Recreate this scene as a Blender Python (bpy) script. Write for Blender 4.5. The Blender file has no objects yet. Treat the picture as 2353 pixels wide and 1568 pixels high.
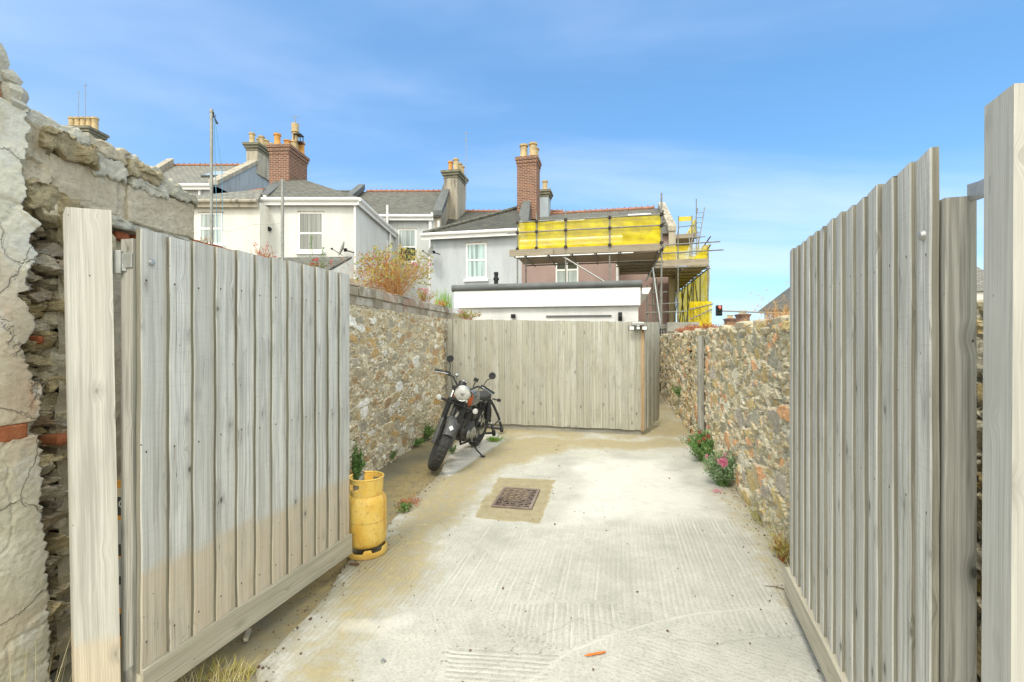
import bpy, bmesh, math, random
import numpy as np
from mathutils import Vector, Matrix
R=math.radians
random.seed(7); rng=np.random.default_rng(7)
sc=bpy.context.scene; COL=sc.collection
# ------------------------------------------------------------ camera
EYE=1.63; F=1083.0; CX=1176.5; CY=780.0
cd=bpy.data.cameras.new('camera'); cam=bpy.data.objects.new('camera',cd); COL.objects.link(cam)
cam.location=(0,0,EYE); cam.rotation_euler=(R(90),0,0)
cd.sensor_width=36; cd.lens=F/2353*36; cd.shift_y=-4/2353; cd.clip_start=.05; cd.clip_end=3000
sc.camera=cam
# ------------------------------------------------------------ sky, sun, exposure
SUN_EL=R(52); SUN_AZ=R(207)      # azimuth clockwise from +Y : behind the camera, a little left
w=bpy.data.worlds.new('World'); sc.world=w; w.use_nodes=True; nt=w.node_tree; nt.nodes.clear()
def wn(t,**k):
    n=nt.nodes.new(t)
    for a,b in k.items(): setattr(n,a,b)
    return n
L=nt.links.new
sky=wn('ShaderNodeTexSky',sky_type='NISHITA',sun_disc=False); sky.sun_elevation=SUN_EL; sky.sun_rotation=SUN_AZ; sky.air_density=1.0; sky.dust_density=.6; sky.ozone_density=2.6
tc=wn('ShaderNodeTexCoord'); sep=wn('ShaderNodeSeparateXYZ'); L(tc.outputs['Generated'],sep.inputs[0])
def wm(op,a,b=0,c=0,clamp=False):
    n=wn('ShaderNodeMath',operation=op,use_clamp=clamp)
    for i,v in enumerate((a,b,c)):
        if hasattr(v,'links'): L(v,n.inputs[i])
        else: n.inputs[i].default_value=v
    return n.outputs[0]
zc=wm('MAXIMUM',sep.outputs[2],.03)
# thin cirrus: direction projected on a high flat layer, stretched along one way
px=wm('DIVIDE',sep.outputs[0],wm('ADD',zc,.12)); py=wm('DIVIDE',sep.outputs[1],wm('ADD',zc,.12))
cmb=wn('ShaderNodeCombineXYZ'); L(px,cmb.inputs[0]); L(py,cmb.inputs[1])
mp=wn('ShaderNodeMapping'); L(cmb.outputs[0],mp.inputs[0]); mp.inputs['Rotation'].default_value=(0,0,R(-14)); mp.inputs['Scale'].default_value=(.22,.75,1)
mp.inputs['Location'].default_value=(.3,.2,0)
nz=wn('ShaderNodeTexNoise'); L(mp.outputs[0],nz.inputs[0]); nz.inputs['Scale'].default_value=1.25; nz.inputs['Detail'].default_value=6; nz.inputs['Roughness'].default_value=.52; nz.inputs['Distortion'].default_value=.5
mr=wn('ShaderNodeMapRange'); L(nz.outputs[0],mr.inputs[0]); mr.inputs[1].default_value=.38; mr.inputs[2].default_value=.70; mr.interpolation_type='SMOOTHSTEP'
# the haze on the left horizon
left=wm('MULTIPLY_ADD',sep.outputs[0],-.5,.2,clamp=True)
low=wm('SUBTRACT',1,wm('MULTIPLY',sep.outputs[2],1.5),clamp=True)
cir=wm('ADD',wm('MULTIPLY',mr.outputs[0],.6),wm('MULTIPLY',left,wm('MULTIPLY',low,.38)),clamp=True)
# an unseen white cloud deck, added behind and above to offset blue skylight
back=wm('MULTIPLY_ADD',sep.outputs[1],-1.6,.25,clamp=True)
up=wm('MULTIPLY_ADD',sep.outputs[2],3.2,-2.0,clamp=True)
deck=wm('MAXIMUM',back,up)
mulc=wn('ShaderNodeMix',data_type='RGBA',blend_type='MULTIPLY'); mulc.inputs[0].default_value=1
L(sky.outputs[0],mulc.inputs[6]); mulc.inputs[7].default_value=(1.05,1.5,1.66,1)
mf_=wn('ShaderNodeMix',data_type='RGBA'); mf_.inputs[0].default_value=.45; L(mulc.outputs[2],mf_.inputs[6]); mf_.inputs[7].default_value=(1.25,2.85,5.4,1)
m1=wn('ShaderNodeMix',data_type='RGBA'); L(cir,m1.inputs[0]); L(mf_.outputs[2],m1.inputs[6]); m1.inputs[7].default_value=(5.6,6.6,8.8,1)
hz=wm('POWER',wm('SUBTRACT',1,wm('MULTIPLY',zc,2.6),clamp=True),2.6); mh=wn('ShaderNodeMix',data_type='RGBA'); L(wm('MULTIPLY',hz,.42),mh.inputs[0]); L(m1.outputs[2],mh.inputs[6]); mh.inputs[7].default_value=(5.6,6.5,7.8,1)
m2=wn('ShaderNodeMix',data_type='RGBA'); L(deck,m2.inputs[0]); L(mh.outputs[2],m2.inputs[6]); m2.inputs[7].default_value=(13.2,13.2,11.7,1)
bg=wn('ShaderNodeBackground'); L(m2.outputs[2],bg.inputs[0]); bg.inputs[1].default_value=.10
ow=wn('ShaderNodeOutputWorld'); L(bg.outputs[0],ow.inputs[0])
sd=bpy.data.lights.new('sun','SUN'); so=bpy.data.objects.new('sun',sd); COL.objects.link(so)
sd.energy=1.5; sd.angle=R(14); sd.color=(1,.93,.82)
dv=Vector((math.sin(SUN_AZ)*math.cos(SUN_EL),math.cos(SUN_AZ)*math.cos(SUN_EL),math.sin(SUN_EL)))
so.rotation_euler=dv.to_track_quat('Z','Y').to_euler(); so.location=(0,-5,12)
vs=sc.view_settings; vs.view_transform='Standard'; vs.look='None'; vs.gamma=1; vs.use_curve_mapping=False; vs.exposure=.68
sc.cycles.max_bounces=6; sc.cycles.transparent_max_bounces=12; sc.cycles.use_denoising=True

# ------------------------------------------------------------ helpers
def at(px,py,Y): return Vector(((px-CX)/F*Y,Y,EYE+(CY-py)/F*Y))
def gp(px,py,h=0):
    Y=F*(EYE-h)/(py-CY); return Vector(((px-CX)/F*Y,Y,h))
TH=math.atan(.225); U=Vector((math.sin(TH),math.cos(TH),0)); V=Vector((math.cos(TH),-math.sin(TH),0)); UP=Vector((0,0,1))
def meet(p,d,px):
    # the point of the line p+s*d (plan) seen at column px
    k=(px-CX)/F; s=(k*p.y-p.x)/(d.x-k*d.y); return p+d*s
ORG={}
def tag(o,label=None,cat=None,group=None,kind=None):
    if label: o['label']=label
    if cat: o['category']=cat
    if group: o['group']=group
    if kind: o['kind']=kind
    return o
def thing(name,label,cat,loc=(0,0,0),group=None,local=False,rot=(0,0,0)):
    o=bpy.data.objects.new(name,None); COL.objects.link(o); o.location=loc; o.rotation_euler=rot; o.empty_display_size=.2
    ORG[o.name]=Vector((0,0,0)) if local else Vector(loc)
    return tag(o,label,cat,group)
def hsh(i,j,k=0):
    n=(np.asarray(i).astype(np.int64)*374761393+np.asarray(j).astype(np.int64)*668265263+k*2147483647+k*974634777)&0xffffffff
    n=((n^(n>>13))*1274126177)&0xffffffff
    n=((n^(n>>16))*2246822519)&0xffffffff
    return ((n^(n>>15))&0xffffff)/float(0xffffff)
def vnoise(x,y,k=0):
    xi=np.floor(x); yi=np.floor(y); fx=x-xi; fy=y-yi; fx=fx*fx*(3-2*fx); fy=fy*fy*(3-2*fy)
    a=hsh(xi,yi,k); b=hsh(xi+1,yi,k); c=hsh(xi,yi+1,k); d=hsh(xi+1,yi+1,k)
    return (a*(1-fx)+b*fx)*(1-fy)+(c*(1-fx)+d*fx)*fy
def fbm(x,y,k=0,o=4,r=.5):
    s=0; a=1; t=0
    for i in range(o): s=s+a*vnoise(x*2**i,y*2**i,k+i*7); t+=a; a*=r
    return s/t
def sstep(a,b,x):
    t=np.clip((x-a)/(b-a),0,1); return t*t*(3-2*t)

class MB:
    def __init__(s): s.v=[]; s.f=[]; s.m=[]; s.a={}; s.s=[]
    def add(s,vs,fs,mi=0,att=None,smooth=False):
        b=len(s.v); s.v.extend([tuple(v) for v in vs])
        for f in fs: s.f.append(tuple(b+i for i in f)); s.m.append(mi); s.s.append(smooth)
        if att is not None:
            for i,t in enumerate(att): s.a[b+i]=t
        return s
    def quad(s,a,b,c,d,mi=0): return s.add([a,b,c,d],[(0,1,2,3)],mi)
    def poly(s,ps,mi=0): return s.add(ps,[tuple(range(len(ps)))],mi)
    def hexa(s,p,mi=0,att=None):
        # p: 8 points, 0-3 bottom loop, 4-7 top loop
        return s.add(p,[(3,2,1,0),(4,5,6,7),(0,1,5,4),(1,2,6,5),(2,3,7,6),(3,0,4,7)],mi,att)
    def box(s,c,sx,sy,sz,mi=0,X=None,Y=None,Z=None):
        c=Vector(c); X=(X or Vector((1,0,0)))*(sx/2); Y=(Y or Vector((0,1,0)))*(sy/2); Z=(Z or Vector((0,0,1)))*(sz/2)
        return s.hexa([c-X-Y-Z,c+X-Y-Z,c+X+Y-Z,c-X+Y-Z,c-X-Y+Z,c+X-Y+Z,c+X+Y+Z,c-X+Y+Z],mi)
    def slab(s,o,du,dv,dw,mi=0):
        # box from corner o spanned by three vectors
        o=Vector(o); du=Vector(du); dv=Vector(dv); dw=Vector(dw)
        return s.hexa([o,o+du,o+du+dv,o+dv,o+dw,o+du+dw,o+du+dv+dw,o+dv+dw],mi)
    def prism(s,poly,d,mi=0):
        n=len(poly); poly=[Vector(p) for p in poly]; d=Vector(d)
        fs=[tuple(range(n))[::-1],tuple(range(n,2*n))]+[(i,(i+1)%n,n+(i+1)%n,n+i) for i in range(n)]
        return s.add(poly+[p+d for p in poly],fs,mi)
    def tube(s,pts,r,n=8,mi=0,cap=True):
        pts=[Vector(p) for p in pts]; k=len(pts); rr=r if isinstance(r,(list,tuple)) else [r]*k
        vs=[]; t0=(pts[1]-pts[0]).normalized(); ref=Vector((0,0,1)) if abs(t0.z)<.9 else Vector((1,0,0)); a=t0.cross(ref).normalized()
        for i in range(k):
            t=(pts[min(i+1,k-1)]-pts[max(i-1,0)]).normalized(); a=(a-t*a.dot(t)).normalized(); b=t.cross(a)
            for j in range(n):
                an=2*math.pi*j/n; vs.append(pts[i]+(a*math.cos(an)+b*math.sin(an))*rr[i])
        fs=[(i*n+j,i*n+(j+1)%n,(i+1)*n+(j+1)%n,(i+1)*n+j) for i in range(k-1) for j in range(n)]
        s.add(vs,fs,mi,smooth=True)
        if cap:
            b=len(s.v)-len(vs); s.f.append(tuple(b+j for j in range(n))[::-1]); s.m.append(mi); s.s.append(False)
            s.f.append(tuple(b+(k-1)*n+j for j in range(n))); s.m.append(mi); s.s.append(False)
        return s
    def lathe(s,prof,o=(0,0,0),ax=(0,0,1),n=20,mi=0,a0=0,a1=2*math.pi):
        # prof: (radius, height) along axis ax from o
        o=Vector(o); ax=Vector(ax).normalized(); ref=Vector((0,0,1)) if abs(ax.z)<.9 else Vector((1,0,0)); e=ax.cross(ref).normalized(); g=ax.cross(e)
        full=abs(a1-a0-2*math.pi)<1e-6; nn=n if full else n+1; vs=[]
        for r,h in prof:
            for j in range(nn):
                an=a0+(a1-a0)*j/n; vs.append(o+ax*h+(e*math.cos(an)+g*math.sin(an))*r)
        fs=[(i*nn+j,i*nn+(j+1)%nn,(i+1)*nn+(j+1)%nn,(i+1)*nn+j) for i in range(len(prof)-1) for j in range(n)]
        return s.add(vs,fs,mi,smooth=True)
    def rock(s,c,r,mi=0,k=None,n=10,sq=(1,1,1)):
        # a lumpy stone
        c=Vector(c); k=k or random.randint(1,9999); vs=[]; m=n//2+1
        ph=[random.uniform(0,6) for _ in range(6)]
        for i in range(m+1):
            th=math.pi*i/m
            for j in range(n):
                p=2*math.pi*j/n; d=Vector((math.sin(th)*math.cos(p),math.sin(th)*math.sin(p),math.cos(th)))
                q=1+.14*math.sin(3*d.x+ph[0])+.12*math.sin(4*d.y+ph[1])+.1*math.sin(5*d.z+ph[2]+3*d.x)+.05*math.sin(9*d.x+ph[3]+5*d.y)
                e=Vector([math.copysign(abs(t)**.7,t) for t in d])
                vs.append(c+Vector((e.x*r*q*sq[0],e.y*r*q*sq[1],e.z*r*q*sq[2])))
        fs=[(i*n+j,(i+1)*n+j,(i+1)*n+(j+1)%n,i*n+(j+1)%n) for i in range(m) for j in range(n)]
        return s.add(vs,fs,mi,smooth=True)
    def build(s,name,mats,parent=None,bevel=0,label=None,seg=2,ang=35,org=None):
        me=bpy.data.meshes.new(name); o0=Vector(org) if org is not None else (ORG[parent.name] if parent else Vector((0,0,0)))
        vv=[(v[0]-o0.x,v[1]-o0.y,v[2]-o0.z) for v in s.v]
        me.from_pydata(vv,[],s.f); me.update()
        if not isinstance(mats,(list,tuple)): mats=[mats]
        for m in mats: me.materials.append(m)
        me.polygons.foreach_set('material_index',s.m)
        me.polygons.foreach_set('use_smooth',s.s)
        at_=me.attributes.new('gc','FLOAT_VECTOR','CORNER')
        buf=np.zeros((len(me.loops),3),dtype=np.float32); rr=random.random()
        for p in me.polygons:
            n=p.normal; h=math.hypot(n.x,n.y)
            if h<.15: tu=Vector((1,0,0)); tv=Vector((0,1,0))
            else:
                tu=Vector((-n.y,n.x,0))/h; tv=n.cross(tu)
            for li in p.loop_indices:
                vi=me.loops[li].vertex_index; t=s.a.get(vi)
                if t is None:
                    co=s.v[vi]; buf[li]=(co[0]*tu.x+co[1]*tu.y,co[0]*tv.x+co[1]*tv.y+co[2]*tv.z,rr)
                else: buf[li]=t
        at_.data.foreach_set('vector',buf.ravel())
        if any(s.s): me.set_sharp_from_angle(angle=R(ang))
        ob=bpy.data.objects.new(name,me); COL.objects.link(ob)
        if parent: ob.parent=parent; ORG[ob.name]=o0
        elif org is not None: ob.location=o0; ORG[ob.name]=o0
        else: ORG[ob.name]=o0
        if bevel:
            b=ob.modifiers.new('bevel','BEVEL'); b.width=bevel; b.segments=seg; b.limit_method='ANGLE'; b.angle_limit=R(40)
        if label: ob['label']=label
        return ob
def grid_mesh(name,P,mats,parent=None,atts={},smooth=True,org=None,wrap=False,keep=None):
    # P: (n,m,3) array of points; atts: name -> (n,m,3)
    n,m=P.shape[:2]; o0=Vector(org) if org is not None else (ORG[parent.name] if parent else Vector((0,0,0)))
    Q=(P-np.array(o0)).reshape(-1,3).astype(np.float32)
    I=np.arange(n*m).reshape(n,m)
    q=np.stack([I[:-1,:-1],I[1:,:-1],I[1:,1:],I[:-1,1:]],-1).reshape(-1,4)
    if keep is not None: q=q[keep.reshape(-1)]
    me=bpy.data.meshes.new(name); me.vertices.add(len(Q)); me.vertices.foreach_set('co',Q.ravel())
    me.loops.add(q.size); me.loops.foreach_set('vertex_index',q.ravel().astype(np.int32))
    me.polygons.add(len(q)); me.polygons.foreach_set('loop_start',np.arange(0,q.size,4,dtype=np.int32))
    me.update(calc_edges=True); me.polygons.foreach_set('use_smooth',np.full(len(q),smooth))
    if not isinstance(mats,(list,tuple)): mats=[mats]
    for mt in mats: me.materials.append(mt)
    for k,a in atts.items():
        x=me.attributes.new(k,'FLOAT_VECTOR','POINT'); x.data.foreach_set('vector',np.ascontiguousarray(a.reshape(-1,3),dtype=np.float32).ravel())
    me.validate(); ob=bpy.data.objects.new(name,me); COL.objects.link(ob)
    if parent: ob.parent=parent
    elif org is not None: ob.location=o0
    ORG[ob.name]=o0
    return ob
def copy_tree(o,parent=None,label=None,loc=None):
    c=o.copy(); COL.objects.link(c); c.parent=parent; ORG[c.name]=ORG.get(o.name,Vector())
    if label: c['label']=label
    if loc is not None: c.location=loc
    for ch in list(o.children): copy_tree(ch,c)
    return c
# ------------------------------------------------------------ materials
class G:
    def __init__(s,name,rough=.8,spec=.3):
        s.m=bpy.data.materials.new(name); s.m.use_nodes=True; s.t=s.m.node_tree; s.t.nodes.clear()
        s.o=s.t.nodes.new('ShaderNodeOutputMaterial'); s.b=s.t.nodes.new('ShaderNodeBsdfPrincipled'); s.t.links.new(s.b.outputs[0],s.o.inputs[0])
        s.b.inputs['Roughness'].default_value=rough; s.b.inputs['Specular IOR Level'].default_value=spec
        s._gc=None; s._ob=None
    def n(s,t,**k):
        x=s.t.nodes.new(t)
        for a,b in k.items(): setattr(x,a,b)
        return x
    def put(s,v,i):
        if hasattr(v,'links') : s.t.links.new(v,i)
        elif isinstance(v,(tuple,list)):
            i.default_value=(tuple(v)+(1,))[:4] if i.type=='RGBA' else tuple(v)[:3]
        else: i.default_value=v
    def att(s,name='gc'):
        x=s.n('ShaderNodeAttribute',attribute_name=name); return x.outputs['Vector']
    def sep(s,v):
        x=s.n('ShaderNodeSeparateXYZ'); s.put(v,x.inputs[0]); return x.outputs
    def comb(s,a,b,c=0):
        x=s.n('ShaderNodeCombineXYZ')
        for i,v in enumerate((a,b,c)): s.put(v,x.inputs[i])
        return x.outputs[0]
    def pos(s): return s.n('ShaderNodeNewGeometry').outputs['Position']
    def mul(s,v,sc_):
        x=s.n('ShaderNodeVectorMath',operation='MULTIPLY'); s.put(v,x.inputs[0]); s.put(sc_,x.inputs[1]); return x.outputs[0]
    def noise(s,v,scale=5,detail=4,rough=.55,dist=0,out=0):
        x=s.n('ShaderNodeTexNoise'); s.put(v,x.inputs['Vector']); x.inputs['Scale'].default_value=scale; x.inputs['Detail'].default_value=detail
        x.inputs['Roughness'].default_value=rough; x.inputs['Distortion'].default_value=dist; return x.outputs[out]
    def vor(s,v,scale=5,out=0,feat='F1',rand=1):
        x=s.n('ShaderNodeTexVoronoi',feature=feat); s.put(v,x.inputs['Vector']); x.inputs['Scale'].default_value=scale; x.inputs['Randomness'].default_value=rand; return x.outputs[out]
    def ramp(s,f,stops,interp='LINEAR'):
        x=s.n('ShaderNodeValToRGB'); s.put(f,x.inputs[0]); c=x.color_ramp; c.interpolation=interp
        while len(c.elements)<len(stops): c.elements.new(.5)
        for e,(p,col) in zip(c.elements,stops):
            e.position=p; e.color=(tuple(col)+(1,))[:4] if isinstance(col,(tuple,list)) else (col,col,col,1)
        return x.outputs[0]
    def mix(s,f,a,b,mode='MIX'):
        x=s.n('ShaderNodeMix',data_type='RGBA',blend_type=mode); s.put(f,x.inputs[0]); s.put(a,x.inputs[6]); s.put(b,x.inputs[7]); return x.outputs[2]
    def ma(s,op,a,b=0,c=0,cl=False):
        x=s.n('ShaderNodeMath',operation=op,use_clamp=cl)
        for i,v in enumerate((a,b,c)): s.put(v,x.inputs[i])
        return x.outputs[0]
    def rng(s,v,a,b,c=0,d=1):
        x=s.n('ShaderNodeMapRange'); s.put(v,x.inputs[0])
        for i,t in enumerate((a,b,c,d)): s.put(t,x.inputs[i+1])
        return x.outputs[0]
    def bump(s,h,dist=.01,strength=1,prev=None):
        x=s.n('ShaderNodeBump'); s.put(h,x.inputs['Height']); x.inputs['Distance'].default_value=dist; x.inputs['Strength'].default_value=strength
        if prev: s.t.links.new(prev,x.inputs['Normal'])
        s.t.links.new(x.outputs[0],s.b.inputs['Normal']); return x.outputs[0]
    def col(s,c): s.put(c,s.b.inputs['Base Color']); return s
    def setr(s,v): s.put(v,s.b.inputs['Roughness']); return s
def mul3(c,k): return tuple(x*k for x in c)
def plain(name,c,rough=.6,metal=0,var=.12,scale=8,bump=0):
    g=G(name,rough); v=g.noise(g.pos(),scale,5)
    g.col(g.mix(g.rng(v,.3,.7),mul3(c,1-var),mul3(c,1+var))); g.b.inputs['Metallic'].default_value=metal
    if bump: g.bump(v,bump)
    return g.m
def wood(name,light=(.84,.84,.80),mid=(.57,.565,.515),dark=(.2,.19,.16),tan=None,knots=1,green=0,edge=0,nails=0):
    g=G(name,.85,.2); a=g.att(); x,y,r=g.sep(a)
    kv=g.comb(g.ma('MULTIPLY_ADD',r,31,g.ma('MULTIPLY',x,9)),g.ma('MULTIPLY_ADD',r,17,g.ma('MULTIPLY',y,5)),0)
    kd=g.vor(kv,1)                                     # distance to the next knot
    sw=g.ma('MULTIPLY',g.ma('POWER',g.rng(kd,.36,0,0,1),2),.030)
    x2=g.ma('ADD',x,sw)
    wob=g.noise(g.comb(g.ma('MULTIPLY',r,9),g.ma('MULTIPLY',y,1.3),0),1,2)
    x2=g.ma('MULTIPLY_ADD',wob,.012,x2)
    broad=g.noise(g.comb(g.ma('MULTIPLY_ADD',r,77,g.ma('MULTIPLY',x2,46)),g.ma('MULTIPLY',y,.6),g.ma('MULTIPLY',r,50)),1,4,.6)
    fine=g.noise(g.comb(g.ma('MULTIPLY_ADD',r,77,g.ma('MULTIPLY',x2,230)),g.ma('MULTIPLY',y,2.2),r),1,4,.65)
    blot=g.noise(g.comb(g.ma('MULTIPLY_ADD',r,13,g.ma('MULTIPLY',x,5)),g.ma('MULTIPLY',y,2.2),r),1,3,.5)
    c=g.ramp(broad,[(.30,mul3(mid,.8)),(.42,tuple(a_*.35+b_*.65 for a_,b_ in zip(light,mid))),(.53,light),(.64,mul3(light,1.08)),(.74,mid)])
    c=g.mix(g.rng(fine,.38,.62,.0,.5),c,mul3(mid,.6)); fb=g.noise(g.comb(g.ma('MULTIPLY_ADD',r,55,g.ma('MULTIPLY',x2,60)),g.ma('MULTIPLY',y,1.6),r),1,3,.6); c=g.mix(g.rng(fb,.53,.66,0,.6),c,mul3(mid,.5))
    c=g.mix(g.rng(blot,.50,.74,0,.5),c,mul3(mid,.66)); c=g.mix(g.ma('MULTIPLY',g.rng(g.ma('FRACT',g.ma('MULTIPLY',r,7.3)),.0,1,0,.6),1),c,mul3(mid,.85)); er=g.noise(g.comb(g.ma('MULTIPLY',r,9),g.ma('MULTIPLY',y,4),0),1,3); c=g.mix(g.ma('MULTIPLY',g.rng(x,.022,.004),g.rng(er,.35,.6,.2,.7)),c,mul3(mid,.45)) if edge else c
    if tan:
        z=g.sep(g.pos())[2]; lim=g.ma('MULTIPLY_ADD',blot,.08,g.ma('MULTIPLY_ADD',r,.05,tan-.05))
        tf=g.rng(z,g.ma('ADD',lim,-.02),g.ma('ADD',lim,.03),1,0)
        tc=g.ramp(broad,[(.25,(.50,.42,.30)),(.5,(.70,.60,.45)),(.75,(.60,.50,.36))])
        c=g.mix(g.ma('MULTIPLY',tf,g.rng(blot,.3,.7,.95,.55)),c,g.mix(g.rng(fine,.35,.65,0,.4),tc,(.3,.23,.15)))
    if green:
        gn=g.noise(g.comb(g.ma('MULTIPLY',x,1.5),g.ma('MULTIPLY',y,.5),0),1,3)
        c=g.mix(g.rng(gn,.45,.7,0,green),c,(.36,.33,.12))
    if knots:
        hk=g.rng(g.vor(kv,1,1),0,1)                    # colour of the cell: not every cell has a knot
        on=g.ma('GREATER_THAN',hk,.5)
        kf=g.ma('MULTIPLY',g.rng(kd,g.ma('MULTIPLY_ADD',hk,.14,.02),.05),on); ring=g.ma('MULTIPLY',g.rng(kd,.30,.1),on)
        c=g.mix(g.ma('MULTIPLY',ring,.5),c,mul3(mid,.55)); c=g.mix(g.ma('MULTIPLY',kf,.85),c,mul3(dark,.55))
        nv=g.comb(g.ma('MULTIPLY',x,14),g.ma('MULTIPLY',y,9),r)
        nd=g.vor(nv,1); c=g.mix(g.rng(nd,.05,.02),c,(.06,.05,.04))
    if nails:
        wz=g.sep(g.pos())[2]
        for zr in (.30,1.12,1.86):
            dz=g.ma('SUBTRACT',wz,g.ma('MULTIPLY_ADD',r,.03,zr)); dx=g.ma('SUBTRACT',x,.05)
            dd=g.ma('SQRT',g.ma('ADD',g.ma('MULTIPLY',dz,dz),g.ma('MULTIPLY',dx,dx)))
            rs=g.ma('MULTIPLY',g.rng(g.ma('ABSOLUTE',dx),.007,.001),g.ma('MULTIPLY',g.rng(dz,-.13,-.01),g.rng(dz,.004,-.004)))
            c=g.mix(g.ma('MULTIPLY',rs,g.rng(blot,.4,.6,.05,.55)),c,(.30,.2,.12)); c=g.mix(g.rng(dd,.0055,.004),c,(.05,.045,.04))
        sp=g.noise(g.comb(g.ma('MULTIPLY_ADD',r,91,g.ma('MULTIPLY',x,60)),g.ma('MULTIPLY',y,1.0),r),1,2,.5)
        c=g.mix(g.ma('MULTIPLY',g.rng(g.ma('ABSOLUTE',g.ma('SUBTRACT',sp,.5)),.006,.002),g.rng(blot,.5,.6)),c,(.08,.07,.055))
        sw2=g.noise(g.comb(g.ma('MULTIPLY',x,6),g.ma('MULTIPLY',y,150),r),1,2,.5); c=g.mix(g.rng(sw2,.55,.7,0,.16),c,mul3(mid,.6))
    g.col(c); g.bump(g.ma('ADD',g.ma('MULTIPLY',fine,.6),g.ma('MULTIPLY',broad,.5)),.004,.8); return g.m
M={}
M['wood']=wood('weathered_board',nails=1,light=(.80,.79,.73),mid=(.47,.46,.41))
M['wood_tan']=wood('weathered_board_stained',tan=.60,nails=1)
M['wood_post']=wood('post_timber',light=(.68,.67,.62),mid=(.55,.54,.485),dark=(.25,.22,.17),tan=.35)
M['wood_edge']=wood('sawn_board_edge',light=(.34,.325,.265),mid=(.22,.21,.165),dark=(.1,.09,.07),knots=0)  # browner sawn edges, with the shade between boards put into the colour
M['wood_dark']=wood('grey_frame_timber',light=(.46,.455,.41),mid=(.29,.285,.25),dark=(.09,.085,.07))
M['wood_tanrail']=wood('tan_rail_timber',light=(.66,.62,.51),mid=(.48,.44,.34),dark=(.22,.18,.12))
M['wood_fence']=wood('green_tinged_board',nails=1,edge=1,light=(.58,.575,.515),mid=(.42,.41,.355),dark=(.18,.17,.13),green=.2)
M['wood_orange']=wood('fresh_orange_batten',light=(.52,.38,.24),mid=(.42,.28,.15),dark=(.2,.12,.06))
M['wood_plank']=wood('scaffold_plank_timber',light=(.48,.42,.33),mid=(.33,.28,.21),dark=(.14,.12,.09),knots=0)
def stone_mat(name,cols,mortar,mf=(.1,.26),white=None):
    g=G(name,.92,.15); a,b,e=g.sep(g.att('sc')); p=g.pos()
    base=g.ramp(a,[(i/len(cols),c) for i,c in enumerate(cols)],'CONSTANT')
    n1=g.noise(p,22,6,.65); n2=g.noise(g.mul(p,(1,1,2.2)),70,4,.6); n3=g.noise(p,3.5,3)
    c=g.mix(g.rng(n1,.3,.7),mul3((1,1,1),.8),mul3((1,1,1),1.55)); c=g.mix(1,base,c,'MULTIPLY')
    c=g.mix(g.rng(n2,.45,.72,0,.4),c,mul3(mortar,.7)); 
    if white: c=g.mix(g.rng(g.noise(p,9,5,.6),.56,.68,0,.7),c,white)
    st_=g.noise(g.mul(p,(9,9,46)),1,5,.7,.8); c=g.mix(g.rng(st_,.5,.68,0,.42),c,mul3(mortar,.5)); c=g.mix(g.rng(st_,.42,.3,0,.4),c,mul3(mortar,1.25))
    mo=g.mix(g.rng(n1,.3,.7),mul3(mortar,.72),mul3(mortar,1.12)); e0=e; e=g.ma('MULTIPLY_ADD',g.rng(n1,.3,.7,-.5,.5),mf[1]*.7,e)
    c=g.mix(g.rng(e,mf[0],mf[1],1,0),c,mo)
    c=g.mix(g.rng(n3,.55,.75,0,.25),c,mul3(mortar,.6))
    c=g.mix(g.rng(e0,.0,.085,.85,0),c,mul3(mortar,.14))
    g.col(c); g.bump(g.ma('ADD',g.ma('ADD',n1,n2),st_),.014,1); return g.m
M['stone_left']=stone_mat('left_wall_stone',[(.52,.40,.22),(.6,.5,.33),(.8,.77,.69),(.42,.35,.25),(.58,.38,.16),(.47,.42,.33),(.84,.82,.77),(.54,.44,.28),(.45,.29,.15),(.5,.45,.33),(.76,.69,.52),(.38,.35,.28)],(.78,.72,.56))
M['stone_right']=stone_mat('right_wall_stone',[(.56,.42,.20),(.56,.49,.31),(.42,.38,.25),(.70,.38,.19),(.49,.41,.24),(.6,.53,.37),(.37,.35,.27),(.62,.48,.22),(.42,.37,.31),(.68,.64,.51)],(.66,.62,.48))
M['rubble']=stone_mat('broken_rubble',[(.66,.57,.38),(.46,.41,.3),(.72,.65,.5),(.5,.40,.28),(.4,.36,.28),(.6,.5,.3),(.55,.5,.4)],(.42,.37,.28),mf=(.02,.1))
M['rubble_dark']=stone_mat('shaded_rubble',[(.17,.15,.11),(.12,.11,.08),(.22,.17,.1),(.15,.13,.1)],(.12,.1,.07))
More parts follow.
